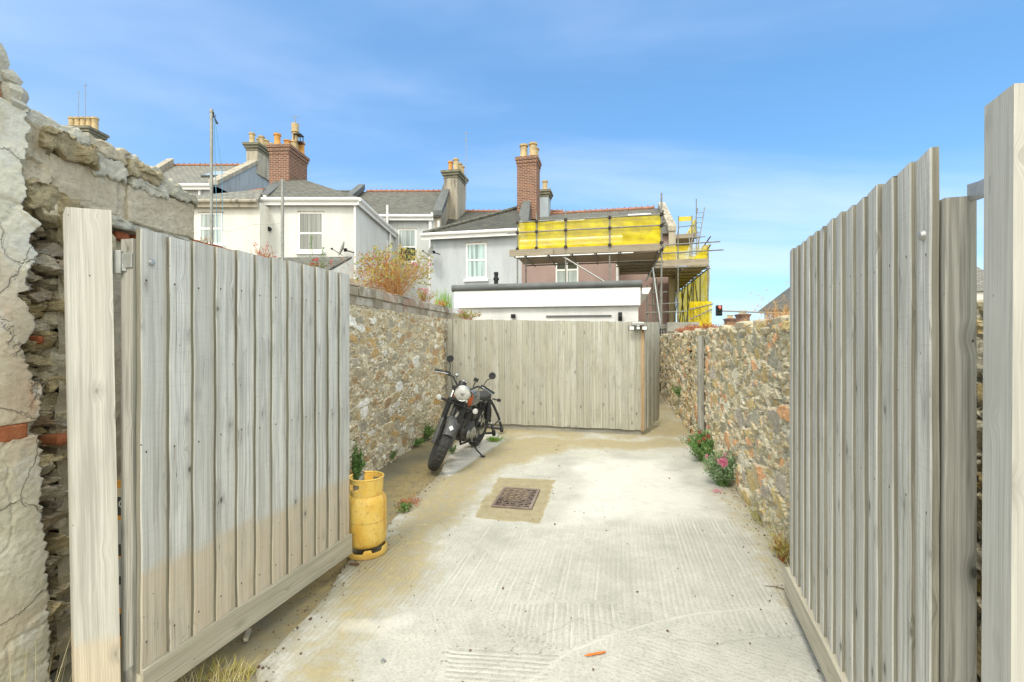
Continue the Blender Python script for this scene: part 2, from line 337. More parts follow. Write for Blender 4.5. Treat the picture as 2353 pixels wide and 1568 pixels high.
def render_mat():
    g=G('old_render',.9,.15); p=g.pos(); y=g.sep(p)[2]
    n1=g.noise(p,3,5,.6); n2=g.noise(p,26,6,.65); n3=g.noise(g.mul(p,(1,1,3)),9,5,.7,.6); n4=g.noise(p,1.7,3)
    c=g.ramp(n1,[(.3,(.56,.53,.42)),(.48,(.70,.67,.54)),(.62,(.80,.77,.66)),(.8,(.64,.57,.43))])
    c=g.mix(g.rng(n3,.52,.7,0,.3),c,(.5,.48,.38)); c=g.mix(g.rng(n4,.55,.7,0,.5),c,(.62,.45,.33))
    c=g.mix(g.rng(n2,.55,.75,0,.5),c,(.25,.24,.19))
    wp=g.mix(.16,p,g.noise(p,4,5,.6,out=1)); ck=g.vor(wp,2.6,0,'DISTANCE_TO_EDGE'); ck2=g.rng(ck,.012,.003); on=g.rng(g.noise(p,2.3,2),.47,.56); c=g.mix(g.ma('MULTIPLY',g.ma('MULTIPLY',ck2,on),.45),c,(.16,.15,.11)); wh=g.noise(p,5.5,6,.65); c=g.mix(g.rng(wh,.52,.6,0,.55),c,(.74,.75,.71)); og=g.noise(g.mul(p,(3,3,.8)),2.3,4,.6); c=g.mix(g.rng(og,.62,.7,0,.5),c,(.60,.36,.2))
    g.col(c); g.bump(g.ma('ADD',g.ma('ADD',n2,g.ma('MULTIPLY',n3,.6)),g.ma('MULTIPLY',ck2,-1)),.008,1); return g.m
M['render']=render_mat()
def rough_mat(name,a,b,c,scale=14,bd=.012,spk=True):
    g=G(name,.93,.12); p=g.pos(); n1=g.noise(p,scale*.25,4); n2=g.noise(p,scale*2.2,6,.7); n3=g.vor(p,scale*5)
    k=g.ramp(n1,[(.3,a),(.5,b),(.7,c)]); k=g.mix(g.rng(n2,.4,.72,0,.55),k,mul3(a,.6))
    if spk: k=g.mix(g.rng(n3,.1,.25,.35,0),k,mul3(c,1.25))
    g.col(k); g.bump(n2,bd,1); return g.m
M['block']=rough_mat('concrete_block',(.44,.39,.28),(.54,.48,.36),(.60,.55,.44),16,.01)
M['mortar_cap']=rough_mat('cement_capping',(.36,.34,.26),(.52,.51,.43),(.62,.61,.54),8,.015)
M['brownrock']=rough_mat('brown_rock',(.3,.25,.15),(.46,.39,.25),(.55,.5,.36),10,.03)
M['paleRock']=rough_mat('pale_rock',(.52,.44,.27),(.70,.62,.44),(.78,.73,.58),9,.03)
M['redbrick']=rough_mat('red_brick',(.32,.1,.045),(.46,.17,.08),(.5,.25,.15),10,.008)
M['oldplaster']=rough_mat('flaking_plaster',(.40,.35,.24),(.54,.48,.35),(.50,.46,.37),5,.02)
def coping_mat():
    g=G('coping_brick',.9,.15); a,b,e=g.sep(g.att()); p=g.pos(); n=g.noise(p,24,5,.65); n2=g.noise(p,4,4)
    c=g.ramp(e,[(0,(.36,.31,.24)),(.3,(.46,.42,.36)),(.6,(.3,.26,.2)),(.85,(.42,.3,.24))],'CONSTANT')
    c=g.mix(g.rng(n,.35,.7,0,.6),c,(.22,.2,.15)); c=g.mix(g.rng(n2,.5,.65,0,.7),c,(.6,.58,.52)); g.col(c); g.bump(n,.01); return g.m
M['coping']=coping_mat()
M['galv']=plain('galvanised_steel',(.42,.43,.42),.42,.7,.2,20)
M['galv_dull']=plain('dull_galvanised_tube',(.33,.33,.30),.5,.5,.25,12)
M['black']=plain('black_paint',(.018,.018,.019),.35,0,.2,30)
M['rubber']=plain('tyre_rubber',(.045,.046,.045),.75,0,.2,30)
M['chrome']=plain('bright_metal',(.75,.75,.75),.15,1,.05,10)
M['white']=plain('white_paint',(.78,.78,.76),.5,0,.05,3)
M['upvc']=plain('white_plastic',(.82,.82,.82),.3,0,.03,3)
# ============================================================ GROUND
def inpoly(px,py,poly):
    ins=np.zeros(px.shape,bool); n=len(poly)
    for i in range(n):
        x1,y1=poly[i]; x2,y2=poly[(i+1)%n]
        c=((y1>py)!=(y2>py))&(px<(x2-x1)*(py-y1)/(y2-y1+1e-9)+x1); ins^=c
    return ins
def polydist(x,y,poly):
    # signed distance (negative inside) to a closed polygon
    d=np.full(x.shape,1e9); n=len(poly)
    for i in range(n):
        x1,y1=poly[i]; x2,y2=poly[(i+1)%n]; dx,dy=x2-x1,y2-y1
        t=np.clip(((x-x1)*dx+(y-y1)*dy)/(dx*dx+dy*dy+1e-12),0,1)
        d=np.minimum(d,np.hypot(x-x1-t*dx,y-y1-t*dy))
    return np.where(inpoly(x,y,poly),-d,d)
def gpoly(ps): return [tuple(gp(a,b))[:2] for a,b in ps]
def xr(Y): return 3.13-.225*(8.13-Y)           # foot of the right wall
def xl(Y): return .147*Y-2.584                 # foot of the left wall
g=G('earth',.95,.1); n=g.noise(g.pos(),3,6); g.col(g.ramp(n,[(.3,(.16,.13,.09)),(.7,(.28,.25,.19))])); g.bump(n,.05); M['earth']=g.m
b=MB(); b.quad((-500,-300,-.06),(500,-300,-.06),(500,900,-.06),(-500,900,-.06)); tag(b.build('ground',M['earth']),kind='structure')
def slab_mat(name,base,tan,dark):
    g=G(name,.9,.2); p=g.pos(); gr=g.sep(g.att('gd')); st=g.sep(g.att('st'))
    n1=g.noise(p,2.2,5,.6); n2=g.noise(p,11,6,.68); n3=g.noise(p,60,4,.7); n4=g.noise(p,.9,4)
    wv=g.noise(g.comb(g.ma('MULTIPLY',gr[0],30),g.ma('MULTIPLY',gr[2],1.1),0),1,3,.55)
    wob=g.ma('MULTIPLY_ADD',g.noise(p,5,2),.02,gr[0])
    sn=g.ma('SINE',g.ma('MULTIPLY',wob,2*math.pi/.034))
    groove=g.ma('MULTIPLY',g.ma('ADD',g.ma('MULTIPLY',sn,g.rng(wv,.35,.62,.05,.55)),g.rng(wv,.3,.7,-.5,.5)),gr[1])
    c=g.ramp(n1,[(.3,mul3(base,.80)),(.5,base),(.72,mul3(base,1.1))])
    c=g.mix(g.rng(n2,.4,.72,0,.38),c,mul3(base,.62)); c=g.mix(g.rng(n3,.5,.72,0,.5),c,mul3(dark,.9)); c=g.mix(g.rng(n4,.5,.68,0,.4),c,mul3(base,.66))
    c=g.mix(g.rng(groove,-.15,-.8,0,.55),c,mul3(base,.5)); c=g.mix(g.rng(groove,.2,.85,0,.45),c,mul3(base,1.3))
    tm=g.rng(g.ma('MULTIPLY_ADD',g.rng(n2,.25,.75,-.5,.5),.55,st[0]),.25,.72)
    tcol=g.ramp(n2,[(.3,mul3(tan,.68)),(.5,tan),(.7,mul3(tan,1.25))])
    c=g.mix(g.ma('MULTIPLY',tm,.92),c,tcol)
    wm_=g.rng(g.ma('MULTIPLY_ADD',g.rng(n2,.25,.75,-.5,.5),.5,st[1]),.3,.8)
    c=g.mix(g.ma('MULTIPLY',wm_,.6),c,(.74,.73,.69))
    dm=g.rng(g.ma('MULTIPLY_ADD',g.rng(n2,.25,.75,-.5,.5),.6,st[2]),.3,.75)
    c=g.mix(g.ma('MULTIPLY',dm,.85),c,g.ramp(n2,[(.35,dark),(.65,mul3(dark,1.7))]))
    sp=g.vor(p,26); c=g.mix(g.rng(sp,.035,.015),c,(.1,.09,.07))
    cr=g.vor(g.mix(.12,p,g.noise(p,3,3,out=1)),.3,0,'DISTANCE_TO_EDGE'); c=g.mix(g.rng(cr,.0012,.0004,0,.22),c,mul3(dark,.6))
    g.col(c); g.bump(g.ma('ADD',g.ma('MULTIPLY',groove,.9),g.ma('ADD',n3,n2)),.006,.9); return g.m
M['slab']=slab_mat('brushed_concrete',(.52,.515,.46),(.36,.305,.175),(.2,.185,.135))
edge_px=[(700,2600),(618,1640),(598,1528),(650,1462),(700,1412),(760,1342),(800,1288),(868,1246),(900,1190),(940,1150),(1000,1100),(1012,1082),(1020,1050),(1045,1018),(1052,1000),(1030,986)]
EY=[gp(a,b_).y for a,b_ in edge_px]; EX=[gp(a,b_).x for a,b_ in edge_px]
Ys=np.arange(.6,9.3,.0165); 
def rows(Ys,x0,x1,m):
    t=np.linspace(0,1,m)[None,:]; X=x0[:,None]*(1-t)+x1[:,None]*t; Y=np.repeat(Ys[:,None],m,1); return X,Y
x0=np.interp(Ys,EY,EX)+.035*(fbm(Ys*3,Ys*0,5)-.5)*2; x1=xr(Ys)+.08
X,Y=rows(Ys,x0,x1,210)
PX=CX+F*X/Y; PY=CY+F*EYE/Y
nz=fbm(X*2.2,Y*2.2,11,5)-.5
tanP=gpoly([(640,1568),(798,1290),(900,1200),(1000,1098),(1060,1060),(1150,1006),(1300,1004),(1480,1012),(1530,1000),(1600,1018),(1600,1030),(1480,1036),(1330,1034),(1215,1058),(1150,1100),(1085,1190),(1010,1260),(950,1330),(880,1450),(800,1640),(700,1900)])
d=polydist(X,Y,tanP)+nz*.5; tan=sstep(.22,-.25,d)*.70
patch=gpoly([(1143,1096),(1281,1103),(1236,1203),(1083,1190)]); dp=polydist(X,Y,patch)+nz*.13+.05*(fbm(X*11,Y*11,17,3)-.5)
tan=np.maximum(tan,sstep(.02,-.02,dp)*1.0)
back=sstep(7.2,8.4,Y+nz*1.6)*.75; tan=np.maximum(tan,back)
rt=sstep(.42,.05,(xr(Y)-X)+nz*.45); tan=np.maximum(tan,rt*.5)
tongue=gpoly([(1003,1086),(1032,1094),(1095,1052),(1160,1012),(1140,994),(1070,1000)])
dt=polydist(X,Y,tongue)+nz*.1; tw=sstep(.05,-.04,dt); tan=tan*(1-tw)
white=np.maximum(tw*.8,sstep(.1,-.5,polydist(X,Y,gpoly([(1250,1045),(1560,1045),(1640,1140),(1700,1200),(1300,1230),(1180,1220),(1010,1290),(1240,1190),(1290,1100)]))+nz*.6)*.72)
def stroke(pts,wd):
    P=[gp(a,b_) for a,b_ in pts]; d=np.full(X.shape,9.)
    for a,c in zip(P,P[1:]):
        dx,dy=c.x-a.x,c.y-a.y; t=np.clip(((X-a.x)*dx+(Y-a.y)*dy)/(dx*dx+dy*dy),0,1); d=np.minimum(d,np.hypot(X-a.x-t*dx,Y-a.y-t*dy))
    return sstep(wd*1.5,wd*.3,d)
arc=stroke([(1215,1568),(1300,1502),(1400,1460),(1500,1432),(1600,1410),(1700,1401),(1810,1396)],.014)
white=np.maximum(white,arc*.5)
lst=stroke([(600,1520),(640,1478),(668,1450),(712,1418)],.03)*(nz>-.12); white=np.maximum(white,lst*.75); tan=tan*(1-.6*lst)
white=np.maximum(white,stroke([(810,1435),(870,1440),(930,1425)],.09)*.55*(1-arc))
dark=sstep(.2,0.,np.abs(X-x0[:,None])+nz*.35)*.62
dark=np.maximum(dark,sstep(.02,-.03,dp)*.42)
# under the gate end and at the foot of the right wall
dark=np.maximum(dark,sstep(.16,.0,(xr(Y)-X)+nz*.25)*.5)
dj=stroke([(960,1205),(1100,1212),(1300,1208),(1500,1216),(1700,1232)],.007); white=np.maximum(white,dj*.5)
gu=X*V.x+Y*V.y; gv=X*U.x+Y*U.y
low=(PY>1200+10*nz*4)
gc_=np.where(low,gu,gv); gl=np.where(low,gv,gu); gs=np.where(low,.95,.28)
def patchg(ps,ang,st,wob=0):
    global gc_,gl,gs
    k=polydist(X,Y,gpoly(ps))<0; ca,sa=math.cos(R(ang)),math.sin(R(ang))
    gc_=np.where(k,X*ca+Y*sa+wob*np.sin(X*9),gc_); gl=np.where(k,-X*sa+Y*ca,gl); gs=np.where(k,st,gs)
patchg([(1025,1480),(1290,1500),(1255,1580),(1210,1700),(1000,1700)],84,1.3)
patchg([(1560,1440),(1700,1450),(1760,1500),(1620,1520)],-30,1.5,.02)
patchg([(900,1400),(1120,1400),(1180,1480),(1040,1475),(930,1560),(800,1560)],15,.35)
patchg([(1165,1385),(1420,1385),(1440,1440),(1300,1500),(1150,1440)],-8,1.35)
patchg([(1450,1460),(1550,1430),(1900,1480),(1960,1600),(1300,1700),(1350,1550)],60,.3)
jump=np.zeros(X.shape); 
for q_ in (gc_,gl):
    a_=np.abs(np.diff(q_,axis=0)); a_=np.pad(a_,((0,1),(0,0)))+np.pad(a_,((1,0),(0,0))); b2=np.abs(np.diff(q_,axis=1)); b2=np.pad(b2,((0,0),(0,1)))+np.pad(b2,((0,0),(1,0))); jump=np.maximum(jump,np.maximum(a_,b2))
gs=np.where(jump>.12,0,gs)
gs=gs*(1-.75*np.clip(tan,0,1)*(PX>950)); gs=gs*(.35+1.3*fbm(X*1.3,Y*1.3,31,3))*(1-arc)
Z=.0+.004*(fbm(X*1.2,Y*1.2,3)-.5)*2-np.where(np.abs(X-x0[:,None])<.001,.03,0)+0*X
P=np.stack([X,Y,Z],-1)
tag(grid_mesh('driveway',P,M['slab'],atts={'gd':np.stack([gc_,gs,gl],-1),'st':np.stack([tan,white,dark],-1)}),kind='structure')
# path beyond the gate leaf, between the wall and the outbuilding
Yp=np.arange(9.3,17,.05); Xp,Yq=rows(Yp,xr(Yp)-1.4,xr(Yp)+.08,40); nz2=fbm(Xp*2,Yq*2,4)-.5
zz=np.zeros(Xp.shape)
tag(grid_mesh('path',np.stack([Xp,Yq,zz+.001],-1),M['slab'],atts={'gd':np.stack([Xp*U.x+Yq*U.y,zz+.35,Xp],-1),'st':np.stack([zz+.62+nz2*.5,zz,zz+.12],-1)}),kind='structure')
# the dark, damp old slab along the left wall
M['oldslab']=slab_mat('damp_old_concrete',(.27,.255,.19),(.30,.24,.12),(.12,.11,.075))
Yo=np.arange(.6,9.3,.03); Xo,Yq=rows(Yo,xl(Yo)-.05,np.interp(Yo,EY,EX)+.3,60); n3=fbm(Xo*1.8,Yq*1.8,9,5)-.5
zo=-.028+.012*(fbm(Xo*2,Yq*2,8)-.5)
tag(grid_mesh('old_slab',np.stack([Xo,Yq,zo],-1),M['oldslab'],atts={'gd':np.stack([Xo,0*Xo,Yq],-1),'st':np.stack([.45+n3*1.2,0*Xo,.4-n3*1.4],-1)}),kind='structure')

# ============================================================ STONE WALLS
def stones(u,v,cu,cv,k,drop=.3,warp=.35):
    wu=u+cu*warp*(fbm(u/cu*1.7,v/cv*1.7,k+90,3)-.5)*2; wv=v+cv*warp*(fbm(u/cu*1.7+50,v/cv*1.7,k+91,3)-.5)*2; wu=wu+cu*.3*(fbm(u/cu*6,v/cv*6,k+95,3)-.5); wv=wv+cv*.3*(fbm(u/cu*6+9,v/cv*6,k+96,3)-.5)
    gy=wv/cv; iy=np.floor(gy); f1=np.full(u.shape,9.); f2=f1.copy(); r1=f1*0; r2=f1*0; tx_=f1*0
    for dy in (-2,-1,0,1,2):
        jy=iy+dy; gx=wu/cu+.5*(jy%2)+hsh(jy,jy*0,k+3)*3; ix=np.floor(gx)
        for dx in (-2,-1,0,1,2):
            jx=ix+dx; sx=jx+.15+.7*hsh(jx,jy,k); sy=jy+.2+.6*hsh(jx,jy,k+1)
            d=np.hypot(gx-sx,gy-sy)+np.where(hsh(jx,jy,k+2)<drop,3,0)-.25*hsh(jx,jy,k+6)
            n=d<f1; f2=np.where(n,f1,np.minimum(f2,d)); r1=np.where(n,hsh(jx,jy,k+4),r1); r2=np.where(n,hsh(jx,jy,k+5),r2); tx_=np.where(n,(gx-sx)*(hsh(jx,jy,k+7)-.5)+(gy-sy)*(hsh(jx,jy,k+8)-.35),tx_); f1=np.where(n,d,f1)
    return f1,f2-f1,r1,r2,tx_
def stone_sheet(name,A,B,z0,z1,res,cu,cv,k,mt,parent,amp=.03,nrm=None,drop=.3,top=None,off=0,deep=0,mortar_e=.2,mult=None):
    A=Vector((A[0],A[1],0)); B=Vector((B[0],B[1],0)); Ln=(B-A).length; d=(B-A)/Ln; n=nrm or Vector((d.y,-d.x,0))
    nu=int(Ln/res)+1; nv=int((z1-z0)/res)+1
    u=np.linspace(0,Ln,nu)[:,None]*np.ones((1,nv)); t=np.linspace(0,1,nv)[None,:]
    tz=z1+(top(u) if top is not None else 0*u); z=z0+(tz-z0)*t
    f1,e,r1,r2,tl=stones(u,z,cu,cv,k,drop)
    if mult: # a second, smaller course set between the large ones
        g1,ge,q1,q2,tl2=stones(u,z,cu*mult,cv*mult,k+50,.15); sel=hsh(np.round(r1*1e5),np.round(r2*1e5),3)<.45
        e2=np.where(sel,np.minimum(e*2,ge),e); r1=np.where(sel,(r1+q1)%1,r1); r2=np.where(sel,q2,r2); e=e2; tl=np.where(sel,tl2*.6,tl)
    e=e+.07*(fbm(u*45,z*70,k+9,3)-.5)
    h=sstep(.03,mortar_e*.6,e)*amp*(.3+1.0*r2+1.1*tl)-.012*sstep(.05,0,e)+.006*np.abs(fbm(u*9,z*55,k+8,4)-.5)*2+.008*(fbm(u*18,z*18,k,4)-.5)+.02*(fbm(u*1.3,z*1.3,k+5,3)-.5)
    h=h-deep*sstep(.12,0,e)*(r2>.4)
    P=np.stack([A.x+d.x*u+n.x*(h+off),A.y+d.y*u+n.y*(h+off),z+0*u],-1)
    return grid_mesh(name,P,mt,parent,smooth=False,atts={'sc':np.stack([r1,r2,e],-1)})
def wl(Y,z=0,out=0):  # point on the left wall's face line
    return Vector((xl(Y)+out*.989,Y-out*.145,z))
lw=thing('stone_wall','tall rubble stone wall with two weathered brick coping courses behind the motorbike and left gate','wall',(-1.9,6,0))
stone_sheet('stone_face',(xl(3.05),3.05),(xl(9.35),9.35),-.03,2.02,.0135,.15,.075,21,M['stone_left'],lw,amp=.026,drop=.42,mortar_e=.22,mult=.5)
b=MB(); a0,a1=wl(3.05,-.05,-.02),wl(11.2,-.05,-.02); b.slab(a0,a1-a0,Vector((-.42,.06,0)),(0,0,2.22)); b.build('wall_core',M['oldplaster'],lw)
def courses(b,Y0,Y1,zs,hgt,ln,out):
    dd=Vector((.1454,.9894,0)); n_=Vector((.9894,-.1454,0))
    for ci,z in enumerate(zs):
        y=Y0-random.uniform(0,ln)
        while y<Y1:
            l=ln*random.uniform(.8,1.15); y2=min(y+l,Y1); 
            if y2>Y0:
                ys=max(y,Y0); o=out[ci]+random.uniform(-.006,.006); dz=random.uniform(-.005,.005)
                o_=wl(ys+.006,z+dz,o); r=random.random()
                du=dd*((y2-ys)-.012); dv=-n_*(.2+o); dw=Vector((0,0,hgt-.012+random.uniform(-.004,.004)))
                P=[o_,o_+du,o_+du+dv,o_+dv]; P=P+[p+dw for p in P]
                b.hexa(P,0,[(p.y,p.z,r) for p in P])
            y=y2
b=MB(); courses(b,3.1,9.35,(2.02,2.13),.11,.235,(.012,.035)); courses(b,3.1,9.35,(2.235,),.03,.3,(.01,)); b.build('brick_coping',M['coping'],lw,bevel=.008)
b=MB(); a0=wl(3.1,2.0,-.0); b.slab(a0,wl(9.35,2.0,0)-a0,Vector((-.3,.04,0)),(0,0,.22)); b.build('coping_mortar',M['oldplaster'],lw)
# red brick edge seen just above the gate
b=MB(); courses(b,3.1,5.2,(2.265,),.035,.11,(.03,)); b.build('red_brick_edge',M['redbrick'],lw,bevel=.006)

# ------- broken wall by the left gate post
bw=thing('broken_wall','tall broken garden wall with flaking render, exposed rubble and concrete blocks beside the left gate post','wall',(-2.3,2,0))
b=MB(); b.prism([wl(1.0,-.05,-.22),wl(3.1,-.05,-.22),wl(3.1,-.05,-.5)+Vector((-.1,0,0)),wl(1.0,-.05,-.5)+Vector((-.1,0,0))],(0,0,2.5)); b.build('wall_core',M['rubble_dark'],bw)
stone_sheet('exposed_rubble',(xl(1.95),1.95),(xl(2.42),2.42),-.03,2.45,.0085,.105,.06,5,M['rubble'],bw,amp=.10,drop=.3,off=-.12,deep=.12,mortar_e=.3)
def rough_sheet(name,Y0,Y1,z0,z1,res,off,amp,mt,par,k,top=None):
    nu=int((Y1-Y0)/res)+1; nv=int((z1-z0)/res)+1
    y=np.linspace(Y0,Y1,nu)[:,None]*np.ones((1,nv)); t=np.linspace(0,1,nv)[None,:]; tz=z1+(top(y) if top else 0*y); z=z0+(tz-z0)*t+0*y
    h=off+amp*(fbm(y*4,z*4,k,5)-.5)*2+amp*.5*(np.abs(fbm(y*9,z*9,k+3,4)-.5)*-2)
    P=np.stack([xl(y)+.989*h,y-.145*h,z],-1); return grid_mesh(name,P,mt,par)
rough_sheet('flaking_plaster',2.36,3.12,-.03,2.3,.012,-.04,.035,M['oldplaster'],bw,44)
# render coat with its torn edge (heights and edge read off the photograph)
edge=[(68,255),(72,300),(71,351),(58,392),(66,441),(61,484),(82,500),(106,520),(80,547),(93,583),(85,600),(71,668),(50,674),(80,708),(93,757),(63,800),(75,850),(103,883),(106,950),(96,1010),(104,1050),(104,1082),(107,1143),(111,1210),(118,1262),(121,1310),(124,1411),(121,1512),(128,1600)]
ez=[];ey=[]
for a,c in edge:
    k=(a-CX)/F; Yv=(-2.584+.07)/(k-.147); ez.append(EYE+(CY-c)/F*Yv); ey.append(Yv)
ez=ez[::-1]; ey=ey[::-1]
zs=np.arange(-.03,2.68,.0075); yend=np.interp(zs,ez,ey)+.022*(fbm(zs*45,zs*0,3,4)-.5)*2
t=np.linspace(0,1,150)[None,:]; Yc=1.2+(yend[:,None]-1.2)*t; Zc=zs[:,None]+0*Yc
hh=.072+.005*(fbm(Yc*2,Zc*2,60,3)-.5)*2+.003*np.abs(fbm(Yc*9+Zc*3,Zc*14,61,5)-.5)*2-.009*sstep(.47,.49,fbm(Yc*2.4,Zc*3.4,66,4))-.006*sstep(.012,.004,np.abs(fbm(Yc*2,Zc*2,69,4)-.5))+.006*(fbm(Yc*60,Zc*60,67,3)-.5)
hh=np.where(t>.9999,-.10,hh)
cut=((Zc>1.185)&(Zc<1.245)&(Yc>1.2)); hh=np.where(cut,hh-.05,hh)
P=np.stack([xl(Yc)+.989*hh,Yc-.145*hh,Zc],-1); P=P.transpose(1,0,2)
grid_mesh('render_coat',P,M['render'],bw)
b=MB(); y=1.25
while y<2.16:
    o_=wl(y,1.175,-.1); b.slab(o_,Vector((.1454,.9894,0))*.215,Vector((.9894,-.1454,0))*.165,(0,0,.078)); y+=.232
b.build('red_brick_course',M['redbrick'],bw,bevel=.012)
# odd bricks in the torn edge
b=MB()
for (a,c,wd,ht) in ((80,792,.02,.04),(128,1025,.05,.05)):
    k=(a-CX)/F; Yv=(-2.584+.0)/(k-.147); z=EYE+(CY-c)/F*Yv; o_=wl(Yv,z,-.12); b.slab(o_,Vector((.1454,.9894,random.uniform(-.1,.1)))*wd*1.6,Vector((.9894,-.1454,0))*.14,(0,0,ht))
b.build('broken_brick',M['redbrick'],bw,bevel=.014)
# larger stones that stick out of the torn core
b=MB()
for (a,c,r,sx,sy,sz) in ((125,465,.055,.9,1.3,.5),(105,490,.08,.8,1.6,.28),(128,830,.075,.8,.9,1),(140,790,.045,1,1,.7),(105,870,.04,.8,1,1),(130,650,.05,.9,1.4,.4),(120,620,.04,.8,1.5,.4),(135,690,.055,.8,.9,.8),(130,590,.045,.9,1.2,.5),(120,735,.05,.8,.8,.9),(140,960,.05,.9,1,.8),(135,1000,.05,.8,1,1),(125,1090,.04,1,1.3,.8),(135,1140,.045,1,1.4,.5),(130,1200,.05,1,1.3,.6),(140,1260,.05,1,1.2,.7),(135,1330,.045,1,1.3,.6),(140,1400,.05,.9,1.2,.7),(145,1470,.055,.9,1.2,.9),(130,540,.05,.9,1.3,.7),(90,470,.05,.8,1.4,.4)):
    k=(a-CX)/F; Yv=(-2.584-.08)/(k-.147); z=EYE+(CY-c)/F*Yv; b.rock(wl(Yv,z,-.08),r,0,sq=(sx,sy,sz))
b.build('loose_stone',M['paleRock'],bw)
# upper courses: blocks, brown rock, cement capping
def blk(b,Y0,Y1,z0,z1,out,mi=0):
    o_=wl(Y0,z0,out); o2=wl(Y1,z0,out); b.slab(o_,o2-o_,Vector((-.2,.03,0)),(0,0,z1-z0),mi)
def rough_block(name,Y0,Y1,zb0,zb1,zt0,zt1,out,mt,par,k,amp=.006,res=.012,depth=.22,jag=.02):
    # block with a rough face: bottom and top edges run from (zb0,zt0) at Y0 to (zb1,zt1) at Y1
    nu=max(int((Y1-Y0)/res),4); nv=max(int(.3/res),8); u=np.linspace(0,1,nu)[:,None]; v=np.linspace(0,1,nv)[None,:]
    Yg=Y0+(Y1-Y0)*u+0*v+jag*.4*(fbm(v*6+0*u,v*0+0*u,k+8,3)-.5)*(u-.5)*2; zb=zb0+(zb1-zb0)*u+jag*(fbm(u*9,u*0,k,3)-.5); zt=zt0+(zt1-zt0)*u+jag*(fbm(u*9,u*0,k+1,3)-.5)
    Zg=zb+(zt-zb)*v; ed=np.minimum(np.minimum(u,1-u)*(Y1-Y0),np.minimum(v,1-v)*(zt-zb))
    h=out+amp*.6*(fbm(Yg*14,Zg*14,k+2,5)-.5)*2+amp*.5*sstep(.47,.52,fbm(Yg*9,Zg*16,k+3,3))-.006*sstep(.01,0,ed)
    F_=np.stack([xl(Yg)+.989*h,Yg-.145*h,Zg],-1)
    # wrap round: top and back rows
    Tp=F_[:,-1:,:]+np.array([-.98*depth*.5,.14*depth*.5,.004]); Tb=F_[:,-1:,:]+np.array([-.98*depth,.14*depth,0])
    Bt=F_[:,:1,:]+np.array([-.98*depth,.14*depth,0]); P=np.concatenate([Bt,F_,Tp,Tb],1)
    e0=P[:1]*0+np.mean(P[:1],1,keepdims=True); e1=P[-1:]*0+np.mean(P[-1:],1,keepdims=True)
    e0[:]=P[:1]*.0+np.mean(P[:1],1,keepdims=True)+np.array([-.05,0,0]); e1[:]=np.mean(P[-1:],1,keepdims=True)+np.array([-.05,0,0])
    return grid_mesh(name,np.concatenate([e0,P,e1],0),mt,par,smooth=False)
rough_block('concrete_block',2.27,2.60,2.305,2.30,2.525,2.53,.035,M['block'],bw,70)
rough_block('concrete_block',2.655,3.105,2.29,2.285,2.495,2.515,.04,M['block'],bw,72)
rough_block('mortar_joint',2.595,2.66,2.285,2.285,2.56,2.56,.022,M['block'],bw,73,.012)
rough_block('mortar_bed',2.16,3.12,2.24,2.245,2.31,2.285,.03,M['mortar_cap'],bw,74,.014,jag=.03)
rough_block('block_render_patch',2.45,2.635,2.50,2.50,2.615,2.61,.048,M['mortar_cap'],bw,75,.012,jag=.06)
rough_block('block_render_patch',2.67,2.90,2.485,2.49,2.56,2.555,.052,M['mortar_cap'],bw,76,.012,jag=.05)
rough_block('brown_stone',2.22,2.46,2.54,2.515,2.635,2.62,.07,M['brownrock'],bw,77,.035,jag=.07)
rough_block('brown_stone',2.645,2.835,2.55,2.55,2.645,2.63,.065,M['brownrock'],bw,78,.03,jag=.05)
rough_block('brown_stone',2.16,2.36,2.24,2.20,2.38,2.30,.07,M['brownrock'],bw,79,.04,jag=.09)
rough_block('brown_stone',2.14,2.28,2.28,2.28,2.66,2.60,.02,M['block'],bw,83,.04,jag=.06)
rough_block('cement_capping',2.15,2.44,2.625,2.615,2.70,2.692,.04,M['mortar_cap'],bw,80,.02,depth=.34,jag=.05)
rough_block('cement_capping',2.42,2.67,2.60,2.61,2.69,2.682,.045,M['block'],bw,84,.02,depth=.34,jag=.05)
rough_block('cement_capping',2.64,2.88,2.635,2.60,2.678,2.65,.04,M['mortar_cap'],bw,81,.02,depth=.34,jag=.05)
rough_block('cement_capping',2.86,3.12,2.52,2.51,2.645,2.548,.045,M['mortar_cap'],bw,82,.025,depth=.3,jag=.05)
b=MB(); b.rock(wl(2.30,2.26,.02),.075,0,sq=(.8,1.1,.8)); b.rock(wl(2.42,2.19,.02),.09,0,sq=(.7,1.2,1.1)); b.rock(wl(2.50,2.10,.0),.09,0,sq=(.6,1.2,1.4)); b.rock(wl(2.47,1.98,-.02),.09,0,sq=(.6,1.1,1.2)); b.build('pale_stone',M['paleRock'],bw)
b=MB(); blk(b,2.62,2.70,2.19,2.235,.0); blk(b,2.74,2.9,2.2,2.24,.0); blk(b,2.56,2.64,2.02,2.08,-.02); b.build('red_brick',M['redbrick'],bw,bevel=.01)
# pier head: stones and a brick on top of the render
b=MB(); b.rock(wl(1.98,2.86,.0),.06,0,sq=(1,1,1.4)); b.rock(wl(2.04,2.84,.03),.05,0,sq=(.9,1,1.5)); b.rock(wl(2.09,2.79,.03),.045,0,sq=(1,1.2,.7)); b.rock(wl(2.11,2.73,.03),.05,0,sq=(1,1.2,.8)); b.rock(wl(1.9,2.8,0),.09,0); b.rock(wl(2.12,2.68,.03),.045,0,sq=(1,1.2,.6)); b.build('top_stone',M['mortar_cap'],bw)
b=MB(); blk(b,1.95,2.09,2.66,2.82,.045); b.build('red_brick',M['redbrick'],bw,bevel=.02)

